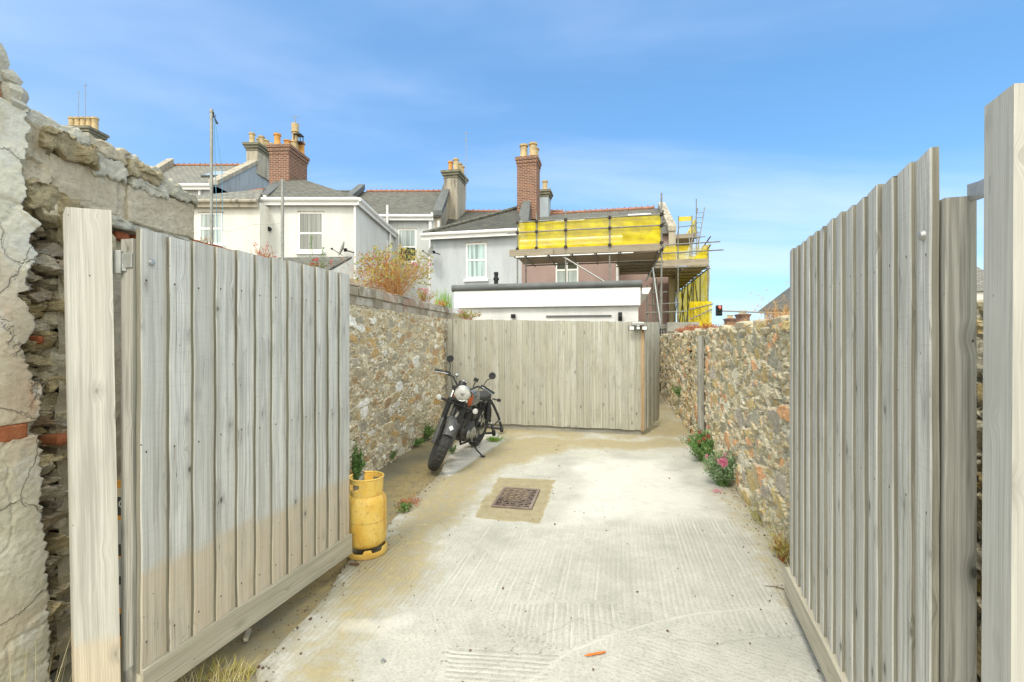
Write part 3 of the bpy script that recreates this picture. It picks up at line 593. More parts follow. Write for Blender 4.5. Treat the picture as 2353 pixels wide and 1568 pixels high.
# ------- right wall
rw=thing('stone_wall','low rubble wall of yellow and orange stones with flowers at its foot, right of the driveway','wall',(2.6,6,0))
topf=lambda u:.035*(fbm(u*5,u*0,14,3)-.5)*2
A=(xr(15.6),15.6); B=(xr(1.0),1.0)
stone_sheet('stone_face',(xr(8.2),8.2),B,-.03,1.76,.0135,.16,.10,33,M['stone_right'],rw,amp=.036,drop=.42,nrm=Vector((-V.x,-V.y,0)),top=topf,mortar_e=.2,mult=.6)
stone_sheet('stone_face',A,(xr(8.18),8.18),-.03,1.76,.024,.14,.09,37,M['stone_right'],rw,amp=.045,drop=.3,nrm=Vector((-V.x,-V.y,0)),top=topf,mortar_e=.2)
eB=Vector((xr(1.0),1.0,0)); stone_sheet('stone_end',(eB-V*.03).xy,(eB+V*.42).xy,-.03,1.72,.014,.16,.10,39,M['stone_right'],rw,amp=.036,drop=.42,nrm=-U,mortar_e=.2,mult=.6)
b=MB(); a0=Vector((xr(15.6),15.6,-.05))+V*.02; a1=Vector((xr(1.0),1.0,-.05))+V*.02; b.slab(a0,a1-a0,V*.38,(0,0,1.74)); b.build('wall_core',M['oldplaster'],rw)
b=MB()
for i in range(190):
    s=random.random()**1.3*14.2+1.1; r=random.uniform(.035,.09); p=Vector((xr(s),s,1.70+random.uniform(0,.07)))+V*random.uniform(.0,.36)
    b.rock(p,r,0,sq=(random.uniform(.9,1.6),random.uniform(.9,1.8),random.uniform(.35,.7)),n=8)
for (a,c,r) in ((1748,740,.11),(1700,752,.09),(1790,748,.12),(1812,745,.1),(1600,768,.12),(1660,760,.1)):
    p=meet(Vector((xr(5),5,0)),U,a); b.rock((p.x+.06,p.y,1.76),r*.8,0,sq=(1,1.1,.6))
b.build('loose_coping_stone',M['paleRock2'] if 'paleRock2' in M else M['oldplaster'],rw)
# timber post set against the right wall
def wbox(b,o,du,dv,dw,r=None,mi=0):
    # timber: dw is the long axis
    o=Vector(o); du=Vector(du); dv=Vector(dv); dw=Vector(dw); r=random.random() if r is None else r; P=[o,o+du,o+du+dv,o+dv]; P=P+[p+dw for p in P]
    lu,lv,lw=du.length,dv.length,dw.length; cc=[(0,0),(lu,0),(lu+lv,0),(lv*.5,0)]
    att=[(0,0,r),(lu,0,r),(lu,0,r),(0,0,r)]
    k=[0,lu,lu+lv,lu+lu+lv]
    # each side gets its own verts so the grain runs on round the piece
    idx=[(0,1),(1,2),(2,3),(3,0)]
    for j,(i0,i1) in enumerate(idx):
        a=k[j]; e=a+((P[i1]-P[i0]).length); b.add([P[i0],P[i1],P[i1+4],P[i0+4]],[(0,1,2,3)],mi,[(a,0,r),(e,0,r),(e,lw,r),(a,lw,r)])
    b.add([P[0],P[1],P[2],P[3]],[(3,2,1,0)],mi,[(0,0,r),(lu,.01,r),(lu,.02,r),(0,.03,r)]); b.add(P[4:],[(0,1,2,3)],mi,[(0,0,r),(lu,.01,r),(lu,.02,r),(0,.03,r)])
pp=meet(Vector((xr(8),8,0))-V*.07,U,1612)
b=MB(); wbox(b,pp-V*.05-U*.04,V*.075,U*.08,(0,0,1.68)); ob=b.build('timber_post',M['wood_dark'],org=(pp.x,pp.y,0)); tag(ob,'slim grey timber post standing against the right stone wall','post')

# ============================================================ GATES
def gate(label,A,B,z0,z1,nb,thick,side,stile_w,mat_b,group):
    A=Vector((A[0],A[1],0)); B=Vector((B[0],B[1],0)); L_=(B-A).length; du=(B-A)/L_; n=Vector((du.y,-du.x,0))*side
    t=thing('wooden_gate',label,'gate',A,group); pitch=L_/nb; b=MB(); zr=z0+.14
    for i in range(nb):
        u0=i*pitch+random.uniform(-.003,.003); u1=(i+1)*pitch+.012; r=random.random(); ht=z1+random.uniform(-.006,.006); zb=zr-.01+random.uniform(-.004,.004)
        th=thick*random.uniform(.9,1.1)
        sec=[(u0,.006),(u0,th),(u0+.006,th+.003),(u1,.010),(u1,.0)]; m=len(sec); k=[0]
        for (a,c),(e,f) in zip(sec,sec[1:]): k.append(k[-1]+math.hypot(e-a,f-c))
        nz_=26
        for j in range(m):
            a,c=sec[j]; e,f=sec[(j+1)%m]; ka=k[j]; ke=ka+math.hypot(e-a,f-c); vs=[];at2=[]
            for q in range(nz_+1):
                z=zb+(ht-zb)*q/nz_; wv=.0016*math.sin(z*7+r*20)+.0012*math.sin(z*17+r*50)
                vs+=[A+du*(a+wv)+n*c+UP*z,A+du*(e+wv)+n*f+UP*z]; at2+=[(ka,z+r*3,r),(ke,z+r*3,r)]
            fs=[(2*q,2*q+1,2*q+3,2*q+2) if side<0 else (2*q+1,2*q,2*q+2,2*q+3) for q in range(nz_)]; b.add(vs,fs,1 if j==0 else 0,at2)
        P=[A+du*a+n*c+UP*ht for a,c in sec]; b.add(P,[tuple(range(m))],0,[(.01*q,0,r) for q in range(m)])
    b.build('boards',[mat_b,M['wood_edge']],t)
    b=MB(); wbox(b,A+n*.0+UP*z0,n*.042,UP*.14,du*L_,.37); b.build('bottom_rail',M['wood_tanrail'],t,bevel=.004)
    b=MB(); wbox(b,A-n*.07-du*.012+UP*(z0-.02),du*stile_w,n*.07,UP*(z1-z0-.02-(.0 if side>0 else .11)),.7); b.build('hanging_stile',M['wood_dark'],t,bevel=.003)
    b=MB(); wbox(b,B-n*.06-du*.08+UP*z0,du*.075,n*.055,UP*(z1-z0-.04),.2); b.build('closing_stile',M['wood_dark'],t,bevel=.003)
    for z in (z0+.15,(z0+z1)/2,z1-.3):
        b=MB(); wbox(b,A-n*.06+du*stile_w+UP*z,n*.055,UP*.1,du*(L_-stile_w-.08),.5); b.build('back_rail',M['wood_dark'],t,bevel=.003)
    return t,A,du,n
gl_,gA,gdu,gn=gate('left wooden gate leaf standing open, weathered pale above and tan below','%s' and (-1.612,2.02),(-1.203,3.44),.075,2.10,12,.027,1,.035,M['wood_tan'],None)
gr_,rA,rdu,rn=gate('right wooden gate leaf of grey overlapping boards standing open','%s' and (1.196,1.31),(1.736,2.92),.075,2.17,14,.022,-1,.09,M['wood'],None)
# hinges (parts of the gates) and the bolt head
b=MB(); p=gA+UP*1.965-gdu*.012; q=Vector((-1.70,2.03,1.965)); b.slab(q+UP*-.03+Vector((0,-.006,0)),(p-q),Vector((0,.008,0)),(0,0,.062)); b.slab(q+Vector((-.005,-.02,-.055)),(.035,0,0),(0,.03,0),(0,0,.1)); b.slab(q+Vector((.03,-.016,-.045)),(.02,0,0),(0,.02,0),(0,0,.03)); b.build('hinge',M['galv'],gl_,bevel=.003)
b=MB(); p=gA+UP*.21-gdu*.012; q=Vector((-1.67,2.03,.17)); b.slab(q+Vector((0,-.006,-.03)),(p-q),Vector((0,.008,0)),(0,0,.062)); b.build('hinge',M['galv'],gl_,bevel=.003)
b=MB(); b.lathe([(0,.012),(.011,.010),(.014,.004),(.016,0)],gA+gdu*.045+gn*.027+UP*1.965,gn,14); b.build('bolt_head',M['galv'],gl_)
b=MB(); b.lathe([(0,.012),(.011,.010),(.014,.004),(.016,0)],rA+rdu*.05+rn*.022+UP*1.93,rn,14); b.build('bolt_head',M['galv'],gr_)
b=MB(); p0=at(2222,444,1.30); p1=at(2246,438,1.22); p2=at(2275,426,1.13)
for a,c in ((p0,p1),(p1,p2)): b.slab(a-UP*.024,c-a,Vector((.006,.002,0)),UP*.048)
b.build('hinge',M['galv'],gr_,bevel=.002)
b=MB(); p0=at(2222,444,1.30); p0.z=.2; p2=at(2275,426,1.13); p2.z=.2; b.slab(p0,p2-p0,Vector((.006,.002,0)),UP*.048); b.build('hinge',M['galv'],gr_,bevel=.002)
# posts
def post(label,B8,mt):
    c=sum(B8,Vector())/8; b=MB(); wd=(B8[1]-B8[0]).length; dp=(B8[2]-B8[1]).length; hh_=(B8[4]-B8[0]).length; r=random.random()
    k=[0,wd,wd+dp,2*wd+dp]
    for j,(i0,i1) in enumerate(((0,1),(1,2),(2,3),(3,0))):
        e=k[j]+(B8[i1]-B8[i0]).length; nn=10; vs=[];at2=[]
        for q in range(nn+1):
            f=q/nn; vs+=[B8[i0].lerp(B8[i0+4],f),B8[i1].lerp(B8[i1+4],f)]; at2+=[(k[j],f*hh_,r),(e,f*hh_,r)]
        b.add(vs,[(2*q,2*q+1,2*q+3,2*q+2) for q in range(nn)],0,at2)
    b.add(B8[4:],[(0,1,2,3)],0,[(0,0,r),(wd,.02,r),(wd,.1,r),(0,.1,r)])
    ob=b.build('gate_post',mt,org=(B8[0].x,B8[0].y,0)); return tag(ob,label,'gate post')
lx0=(152-CX)/F*2.0; lx1=(256-CX)/F*2.0; bx0=lx0+.046; bx1=lx1+.046
post('thick pale timber gate post beside the broken wall, holding the left gate',[Vector((-1.838+.044,1.94,-.05)),Vector((-1.700+.044,2.0,-.05)),Vector((-1.835+.044,2.13,-.05)),Vector((-1.973+.044,2.07,-.05)),Vector((-1.838,1.94,2.175)),Vector((-1.700,2.0,2.178)),Vector((-1.835,2.13,2.178)),Vector((-1.973,2.07,2.175))],M['wood_post'])
rx=(2330-CX)/F*1.05; rx2=(2262-CX)/F*1.155
post('tall timber gate post in the right foreground, holding the right gate',[Vector((rx-.012,1.05,-.05)),Vector((rx+.16,1.03,-.05)),Vector((rx2+.16,1.135,-.05)),Vector((rx2-.012,1.155,-.05)),Vector((rx,1.05,2.20)),Vector((rx+.17,1.03,2.20)),Vector((rx2+.17,1.135,2.20)),Vector((rx2,1.155,2.20))],M['wood_post'])

# ============================================================ BACK FENCE
F0=Vector((-1.19,8.78,0)); F1=Vector((2.20,8.05,0))
ft=thing('wooden_fence','closed vertical board fence across the back of the yard, greenish at its left end','fence',F0)
du=(F1-F0).normalized(); n=Vector((-du.y,du.x,0))*-1; Lf=(F1-F0).length
if n.y>0: n=-n
b=MB(); nb=31; pitch=(Lf-.09)/nb
for i in range(nb):
    u0=.09+i*pitch; u1=u0+pitch+.01; r=random.random(); th=.018; ht=2.0-.075*(u0/Lf)+random.uniform(-.006,.006)+(.01 if i<2 else 0); zb=.10-.02*(u0/Lf)+random.uniform(-.008,.008)
    sec=[(u0,0),(u0,.008),(u1-.004,th),(u1,th-.004),(u1,0)] 
    for j in range(5):
        a,c=sec[j]; e,f=sec[(j+1)%5]; b.add([F0+du*a+n*c+UP*zb,F0+du*e+n*f+UP*zb,F0+du*e+n*f+UP*ht,F0+du*a+n*c+UP*ht],[(0,1,2,3)],0,[(a-u0,zb+r*4,r),(e-u0+.02*j,zb+r*4,r),(e-u0+.02*j,ht+r*4,r),(a-u0,ht+r*4,r)])
    P=[F0+du*a+n*c+UP*ht for a,c in sec]; b.add(P,[(4,3,2,1,0)],0,[(.01*q,0,r) for q in range(5)])
b.build('boards',M['wood_fence'],ft)
b=MB(); wbox(b,F0+UP*-.02,du*.085,n*.03,UP*2.03,.1); b.build('end_post',M['wood_orange'] if False else M['wood_fence'],ft,bevel=.004)
b=MB(); wbox(b,F0-n*.02+UP*-.04,n*-.04,UP*.15,du*Lf,.3); b.build('gravel_board',M['wood_dark'],ft)
b=MB(); wbox(b,F1+du*.002+UP*.07,du*.05,n*.03,UP*1.83,.6); b.build('corner_batten',M['wood_orange'],ft,bevel=.003)
for z in (.4,1.1,1.75):
    b=MB(); wbox(b,F0-n*.07+UP*z,n*.06,UP*.08,du*Lf,.4); b.build('back_rail',M['wood_dark'],ft)
S0=F1+du*.055; S1=Vector((2.745,8.85,0)); ds=(S1-S0).normalized(); ns=Vector((ds.y,-ds.x,0))
st_=thing('side_gate','narrow board gate leaf at the right end of the back fence, opening onto the alley','gate',S0); b=MB(); Ls=(S1-S0).length
for i in range(7):
    u0=i*Ls/7; u1=u0+Ls/7+.006; r=random.random(); wbox(b,S0+ds*u0+ns*(.0+.012*(i%2))+UP*(.09+.01*i),ds*(u1-u0),ns*.02,UP*(1.83-.005*i),r)
b.build('boards',M['wood_fence'],st_); b=MB(); wbox(b,S0+UP*.08-ns*.06,ds*.07,ns*.055,UP*1.84,.2); wbox(b,S1-ds*.07+UP*.1-ns*.06,ds*.07,ns*.055,UP*1.8,.2); b.build('frame',M['wood_fence'],st_)
# security light on the fence
lc=at(1466,752,7.97); sl=thing('security_light','white twin security light fixed near the top right corner of the back fence','light',lc)
b=MB(); b.box(lc+UP*.055,.2,.09,.055,X=du,Y=n); b.build('solar_panel_housing',M['galv'],sl,bevel=.01)
M['glass_lamp']=plain('lamp_lens',(.85,.86,.85),.2)
for s in (-1,0,1):
    c=lc+du*(.105*s)+n*.035-UP*.02; b=MB(); b.box(c,.095 if s else .07,.04,.07 if s else .055,X=du,Y=n); fr=b.build('lamp_head' if s else 'sensor_housing',M['black'],sl,bevel=.01); b=MB(); b.box(c+n*.021,.076 if s else .05,.012,.052 if s else .038,X=du,Y=n); b.build('lens',M['glass_lamp'],fr,bevel=.004)
b=MB(); b.box(lc+n*.02+UP*.015,.04,.05,.05,X=du,Y=n); b.build('bracket',M['galv'],sl)
# ============================================================ GAS CYLINDER
def yellow_mat():
    g=G('worn_yellow_paint',.42,.45); p=g.pos(); z=g.sep(p)[2]; n1=g.noise(g.mul(p,(1,1,.6)),7,5,.6); n2=g.noise(p,45,5,.65); n3=g.noise(g.mul(p,(1,1,.35)),16,4,.6)
    c=g.ramp(n1,[(.3,(.74,.42,.06)),(.5,(.80,.54,.12)),(.7,(.84,.63,.20))]); c=g.mix(g.rng(n3,.55,.72,0,.5),c,(.6,.25,.03)); c=g.mix(g.rng(n2,.57,.68,0,.7),c,(.38,.19,.07)); c=g.mix(g.rng(g.noise(p,13,5,.7),.62,.7,0,.55),c,(.55,.5,.4))
    d=g.ma('ABSOLUTE',g.ma('SUBTRACT',z,.262)); c=g.mix(g.rng(d,.0035,.0015,0,.6),c,(.33,.2,.05))
    c=g.mix(g.rng(g.ma('MULTIPLY_ADD',n1,.05,z),.075,.03,0,.6),c,(.32,.2,.07)); g.col(c); g.bump(n2,.0015); return g.m
M['yellow']=yellow_mat()
cy=Vector((-1.118,3.62,0)); gcy=thing('gas_cylinder','worn yellow gas cylinder with carrying collar standing at the end of the left gate','gas cylinder',cy)
b=MB(); b.lathe([(0,.052),(.07,.055),(.115,.064),(.14,.085),(.150,.115),(.151,.2),(.151,.2605),(.1525,.262),(.151,.2635),(.151,.385),(.146,.415),(.13,.442),(.10,.458),(.05,.468),(0,.47)],cy,(0,0,1),48); b.build('body',M['yellow'],gcy)
def ringpart(name,r,z0f,z1f,keepf,th,par,n=120,m=16,org_=cy):
    a=np.linspace(0,2*np.pi,n+1)[:,None]; t=np.linspace(0,1,m)[None,:]; z=z0f(a)+(z1f(a)-z0f(a))*t; rr_=r(t) if callable(r) else r+0*t
    P=np.stack([org_.x+rr_*np.cos(a)+0*z,org_.y+rr_*np.sin(a)+0*z,z],-1); ac=(a[:-1]+a[1:])/2; zc_=(z[:-1,:-1]+z[1:,1:])/2
    ob=grid_mesh(name,P,M['yellow'],par,keep=keepf(ac+0*zc_,zc_)); s=ob.modifiers.new('solid','SOLIDIFY'); s.thickness=th; s.offset=-1; bv=ob.modifiers.new('b','BEVEL'); bv.width=.0015; bv.segments=2; bv.limit_method='ANGLE'; return ob
def dang(a,b_): return np.abs((a-b_+np.pi)%(2*np.pi)-np.pi)
kc=lambda a,z:~((dang(a,R(138))<R(24)))&~((dang(a,R(238))<R(24))&(z>.497)&(z<.54))&~((dang(a,R(58))<R(24))&(z>.50)&(z<.54))
ringpart('collar',lambda t:.123+.004*t,lambda a:.452+0*a,lambda a:.578-.012*sstep(R(16),R(0),np.minimum(dang(a,R(114)),dang(a,R(162)))),kc,.004,gcy,n=180,m=24)
a_=[i*R(312)/60+R(-198) for i in range(61)]; b=MB(); b.tube([(cy.x+.127*math.cos(x),cy.y+.127*math.sin(x),.578) for x in a_],.0065,8); b.build('collar_rim',M['yellow'],gcy)
notch=lambda a:.068-.026*np.maximum.reduce([sstep(R(19),R(14),dang(a,R(q))) for q in (262,318,30,90,150,210)])
ringpart('foot_ring',lambda t:.158-.006*t,lambda a:.004+0*a,notch,lambda a,z:a>-9,.004,gcy,m=6)
b=MB(); b.lathe([(.012,.46),(.014,.5),(.02,.505),(.02,.525),(.012,.53),(0,.532)],cy,(0,0,1),14); b.build('valve',M['galv'],gcy)
# ============================================================ DRAIN COVER
D=[gp(1160,1117),gp(1240,1122),gp(1221,1180),gp(1127,1173)]; dc=sum(D,Vector())/4
ex=((D[1]-D[0])+(D[2]-D[3])).normalized(); ey=Vector((-ex.y,ex.x,0)); wx=.40; wy=.60
M['pitblack']=plain('dark_drain_pit',(.003,.003,.003),.95); M['castiron']=rough_mat('rusty_cast_iron',(.17,.13,.10),(.25,.20,.17),(.32,.27,.24),12,.003,False)
dr=thing('drain_cover','rusty cast iron grating set in a tan patch of the concrete drive','drain cover',dc)
b=MB(); 
for s in (-1,1): b.box(dc+ex*(s*(wx/2-.012))+UP*.010,.024,wy,.018,X=ex,Y=ey); b.box(dc+ey*(s*(wy/2-.012))+UP*.0095,wx-.05,.024,.017,X=ex,Y=ey)
b.build('frame',M['castiron'],dr,bevel=.003)
b=MB(); nx,ny=5,10; cw=(wx-.05)/nx; ch=(wy-.05)/ny
for i in range(nx+1):
    pts=[dc+ex*(-(wx-.05)/2+cw*i+(cw*.22 if j%2 else -cw*.22)*(0 if i in(0,nx) else 1))+ey*(-(wy-.05)/2+ch*j) for j in range(ny+1)]
    for p,q in zip(pts,pts[1:]):
        d_=(q-p); s=Vector((-d_.y,d_.x,0)).normalized(); b.slab(p-s*.004+UP*.002,d_,s*.008,UP*.013)
for j in range(1,ny):
    for i in range(nx):
        sgn=1 if (i+j)%2 else -1
        p=dc+ex*(-(wx-.05)/2+cw*i)+ey*(-(wy-.05)/2+ch*j-sgn*ch*.2); q=p+ex*cw+ey*(sgn*ch*.4); d_=q-p; s=Vector((-d_.y,d_.x,0)).normalized(); b.slab(p-s*.0035+UP*.0025,d_,s*.007,UP*.0118)
b.build('grating',M['castiron'],dr)
b=MB(); b.box(dc+UP*.0005,wx-.02,wy-.02,.002,X=ex,Y=ey); b.build('pit',M['pitblack'],dr)  # black plate on the slab; the hole's darkness is put into its colour
# ============================================================ small things on the ground
M['orangeplastic']=plain('orange_plastic',(.75,.2,.04),.4); M['bark']=plain('dark_bark',(.13,.08,.05),.9)
p=gp(1367,1503,.004); b=MB(); 
pts=[(-.058,-.004),(-.02,-.009),(.0,-.006),(.03,-.007),(.06,-.001),(.058,.006),(.03,.006),(.012,.009),(-.01,.004),(-.03,.006)]
b.prism([p+Vector((x*1.0,y+x*.22,0)) for x,y in pts],(0,0,.004)); tag(b.build('plastic_scrap',M['orangeplastic'],org=p),'small torn strip of orange plastic lying on the pale concrete','litter')
p=gp(813,1299,0); b=MB(); b.rock(p+UP*.008,.022,0,sq=(1.4,.5,.4)); b.rock(p+Vector((.02,-.008,.006)),.012,0,sq=(1.4,.5,.4)); tag(b.build('bark_chip',M['bark'],org=p),'small dark piece of bark on the concrete by the gas cylinder','litter')
p=gp(566,1472,-.03); b=MB(); wbox(b,p+Vector((-.03,.06,.01)),Vector((.03,-.09,0)),Vector((.022,.008,0)),Vector((0,0,.018))); tag(b.build('timber_offcut',M['wood_tanrail'],org=p),'short timber offcut lying under the left gate','timber')
p=gp(881,1519,.004); b=MB(); b.lathe([(0,.004),(.012,.004),(.014,0)],p,(0,0,1),12); tag(b.build('bottle_cap',M['galv'],org=p),'small grey metal cap lying on the concrete in front of the left gate','litter')
p=gp(1785,1353,.004); b=MB(); b.tube([p+Vector((-.06,.03,.003)),p+Vector((-.01,.012,.008)),p+Vector((.03,-.01,.006)),p+Vector((.06,-.03,.004))],[.002,.003,.003,.002],6); b.tube([p+Vector((-.0,.01,.006)),p+Vector((.02,.02,.01))],.002,5); tag(b.build('twig',M['bark'],org=p),'thin brown twig on the concrete at the right gate','twig')
# packaged roll behind the gate stile
def flat(name,c,r=.5):
    g=G(name,r); g.col(c); return g.m
M['pk_orange']=flat('carton_orange',(.72,.33,.06)); M['pk_beige']=flat('carton_beige',(.6,.52,.38)); M['pk_dark']=flat('carton_charcoal',(.05,.055,.055)); M['pk_grey']=flat('carton_grey',(.42,.44,.45)); M['pk_white']=flat('carton_white',(.75,.75,.73))
c0=Vector((-1.925,2.30,0)); pk=thing('product_tube','printed tube with orange, charcoal and grey bands wedged behind the left gate hinge side','package',c0)
Yk=2.30; zf=lambda y:EYE+(CY-y)/F*Yk
bands=[(1490,1462,'pk_orange'),(1462,1412,'pk_dark'),(1412,1398,'pk_orange'),(1398,1345,'pk_grey'),(1345,1326,'pk_dark'),(1326,1283,'pk_grey'),(1283,1279,'pk_orange'),(1279,1252,'pk_dark'),(1252,1197,'pk_grey'),(1197,1186,'pk_orange'),(1186,1143,'pk_dark'),(1143,1122,'pk_beige'),(1122,1106,'pk_orange')]
mm=['pk_orange','pk_beige','pk_dark','pk_grey']; b=MB()
for y0,y1,m_ in bands: b.box((c0.x+.055,c0.y+.03,(zf(y0)+zf(y1))/2),.13,.05,zf(y1)-zf(y0),mm.index(m_))
b.build('carton',[M[k] for k in mm],pk)
tx=bpy.data.curves.new('t','FONT'); tx.body='OIO'; tx.size=.055; tx.extrude=.001; to=bpy.data.objects.new('t',tx); COL.objects.link(to); dg=bpy.context.evaluated_depsgraph_get(); me=bpy.data.meshes.new_from_object(to.evaluated_get(dg)); bpy.data.objects.remove(to)
me.materials.clear(); me.materials.append(M['pk_white']); lo=bpy.data.objects.new('printed_lettering',me); COL.objects.link(lo); lo.parent=pk; lo.location=(-.0,.0035,zf(1168)); lo.rotation_euler=(R(90),0,0); ORG[lo.name]=c0
# ============================================================ HOUSES
def wallmat(name,c,streak=.18,dirt=(.3,.29,.25)):
    g=G(name,.85,.2); p=g.pos(); n1=g.noise(g.mul(p,(1,1,.35)),1.6,5,.6); n2=g.noise(p,14,4); n3=g.noise(g.mul(p,(1,1,.12)),5,4,.6)
    k=g.mix(g.rng(n1,.35,.7),c,mul3(c,.82)); k=g.mix(g.rng(n3,.5,.74,0,streak*2.2),k,dirt); k=g.mix(g.rng(n2,.5,.75,0,.12),k,mul3(c,.6)); g.col(k); g.bump(n2,.006); return g.m
M['w_cream']=wallmat('cream_painted_render',(.80,.785,.72),.06); M['w_white']=wallmat('white_painted_render',(.73,.74,.72),.07); M['w_shade']=wallmat('pale_grey_render',(.62,.64,.64),.1)  # cream, white and pale grey wall colours
M['w_grey']=wallmat('blue_grey_render',(.54,.58,.62),.1); M['w_pink']=wallmat('dusty_pink_render',(.40,.29,.27),.1); M['w_gable']=wallmat('bare_cement_gable',(.40,.45,.5),.4,(.25,.27,.28)); M['w_stained']=wallmat('stained_cement',(.46,.42,.34),.5,(.14,.13,.11)); M['w_out']=wallmat('outbuilding_render',(.74,.745,.74),.06)
def slate(name,a,b_,c,sc_=1,lich=.3):
    g=G(name,.7,.3); t=g.att(); x=g.n('ShaderNodeTexBrick'); g.put(g.mul(t,(sc_,sc_,1)),x.inputs['Vector']); x.inputs['Color1'].default_value=a+(1,); x.inputs['Color2'].default_value=b_+(1,); x.inputs['Mortar'].default_value=mul3(a,.35)+(1,)
    x.inputs['Scale'].default_value=1; x.inputs['Mortar Size'].default_value=.012; x.inputs['Brick Width'].default_value=.28; x.inputs['Row Height'].default_value=.19; x.offset=.5
    n=g.noise(g.pos(),2.2,5,.6); n2=g.noise(g.pos(),8,5,.65); k=g.mix(g.rng(n,.4,.7,0,.5),x.outputs[0],c); k=g.mix(g.rng(n2,.56,.7,0,lich),k,(.42,.41,.33)); g.col(k)
    y=g.sep(t)[1]; saw=g.ma('FRACT',g.ma('DIVIDE',g.ma('MULTIPLY',y,sc_),.19)); g.bump(g.ma('ADD',saw,g.ma('MULTIPLY',x.outputs[1],-.7)),.03,.8); return g.m
M['slate']=slate('weathered_slate',(.105,.105,.095),(.17,.17,.15),(.14,.14,.11)); M['slate_dark']=slate('dark_slate',(.06,.062,.056),(.1,.1,.088),(.09,.09,.07),1,.2); M['slate_pale']=slate('pale_slate',(.17,.17,.155),(.25,.25,.22),(.21,.2,.17),1,.5)
M['lead']=plain('grey_lead',(.12,.13,.13),.6,0,.2,4); M['ridge_red']=plain('red_ridge_tile',(.34,.17,.115),.85,0,.25,6); M['pot']=plain('buff_chimney_pot',(.50,.39,.22),.8,0,.25,5); M['pot_orange']=plain('orange_chimney_pot',(.60,.31,.09),.8,0,.25,5)
M['cornice']=plain('mossy_cornice',(.20,.19,.14),.9,0,.3,4)
g=G('chimney_brick',.9,.15); t=g.att(); x=g.n('ShaderNodeTexBrick'); g.put(t,x.inputs['Vector']); x.inputs['Color1'].default_value=(.25,.105,.07,1); x.inputs['Color2'].default_value=(.13,.06,.045,1); x.inputs['Mortar'].default_value=(.42,.33,.26,1); x.inputs['Scale'].default_value=1; x.inputs['Mortar Size'].default_value=.012; x.inputs['Brick Width'].default_value=.23; x.inputs['Row Height'].default_value=.078
n=g.noise(g.pos(),4,5); g.col(g.mix(g.rng(n,.45,.7,0,.5),x.outputs[0],(.34,.2,.13))); g.bump(x.outputs[1],-.01); M['brick']=g.m
def glassmat(name,c,stripe=None):
    g=G(name,.12,.6); p=g.sep(g.att()); 
    if stripe:
        s=g.noise(g.comb(g.ma('MULTIPLY',p[0],stripe),g.ma('MULTIPLY',p[1],.25),0),1,2); g.col(g.mix(g.rng(s,.38,.62),mul3(c,.6),mul3(c,1.25)))
    else: g.col(c)
    g.b.inputs['Roughness'].default_value=.15; return g.m
M['pane_net']=glassmat('window_with_net_curtain',(.40,.46,.45),16); M['pane_blind']=glassmat('window_with_vertical_blind',(.26,.27,.25),34); M['pane_curt']=glassmat('window_with_teal_curtain',(.38,.50,.50),9); M['pane_dark']=glassmat('dark_window_glass',(.04,.05,.05))
def window(parent,o,du,w_,h_,pane_t,pane_b,split=.5,sill=True,frame=.055,n=None,label=None,fm='upvc',mull=False):
    # o: lower left corner on the wall face, du: along the wall; n: outward
    n=n if n is not None else Vector((du.y,-du.x,0)); o=Vector(o)+n*.0
    b=MB(); d=-n*.07
    # reveal lining + frame, set back in the wall thickness
    f=frame; oo=o+n*.012
    b.slab(oo,du*w_,d,UP*f); b.slab(oo+UP*(h_-f),du*w_,d,UP*f); b.slab(oo+UP*f,du*f,d,UP*(h_-2*f)); b.slab(oo+UP*f+du*(w_-f),du*f,d,UP*(h_-2*f))
    b.slab(oo+UP*(f*1+ (h_-2*f)*split-.035)+du*f+n*.004,du*(w_-2*f),d,UP*.07)
    if mull: b.slab(oo+UP*f+du*(w_/2-.025)+n*.002,du*.05,d,UP*(h_-2*f))
    fr=b.build('window',M[fm],parent,label=label)
    b=MB(); q=o+n*.002; b.quad(q+du*f+UP*f,q+du*(w_-f)+UP*f,q+du*(w_-f)+UP*(f+(h_-2*f)*split),q+du*f+UP*(f+(h_-2*f)*split)); b.build('pane',M[pane_b],fr)
    b=MB(); z0=f+(h_-2*f)*split; b.quad(q+du*f+UP*z0,q+du*(w_-f)+UP*z0,q+du*(w_-f)+UP*(h_-f),q+du*f+UP*(h_-f)); b.build('pane',M[pane_t],fr)
    # strip above with the head's shadow put in by dark colour, sill below
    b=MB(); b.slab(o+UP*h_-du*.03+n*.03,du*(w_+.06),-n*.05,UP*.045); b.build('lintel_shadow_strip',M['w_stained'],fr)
    if sill: b=MB(); b.slab(o-UP*.13-du*.08+n*.09,du*(w_+.16),-n*.12,UP*.11); b.build('sill',M['upvc'],fr)
    return fr
def wpx(parent,x0,x1,y0,y1,O,d,pt,pb,**k):
    # window between photo columns x0,x1 / rows y0,y1 on the vertical plane through O along d
    a=meet(O,d,x0); c=meet(O,d,x1); z1=EYE+(CY-y0)/F*a.y; z0=EYE+(CY-y1)/F*a.y; a.z=z0; return window(parent,a,d,(c-a).xy.length,z1-z0,pt,pb,**k)
def gutter(parent,a,b_,r=.065,mt='upvc',fascia=True,n=None,name='gutter'):
    b=MB(); b.tube([a,b_],r,8); d=(b_-a).normalized(); n=n or Vector((d.y,-d.x,0)).normalized()
    if fascia: b.slab(a-UP*.21-n*.07,b_-a,n*.04,UP*.17)
    return b.build(name,M[mt],parent)
def pipe(parent,p,q,r=.045,mt='upvc'): b=MB(); b.tube([p,q],r,8); return b.build('downpipe',M[mt],parent)
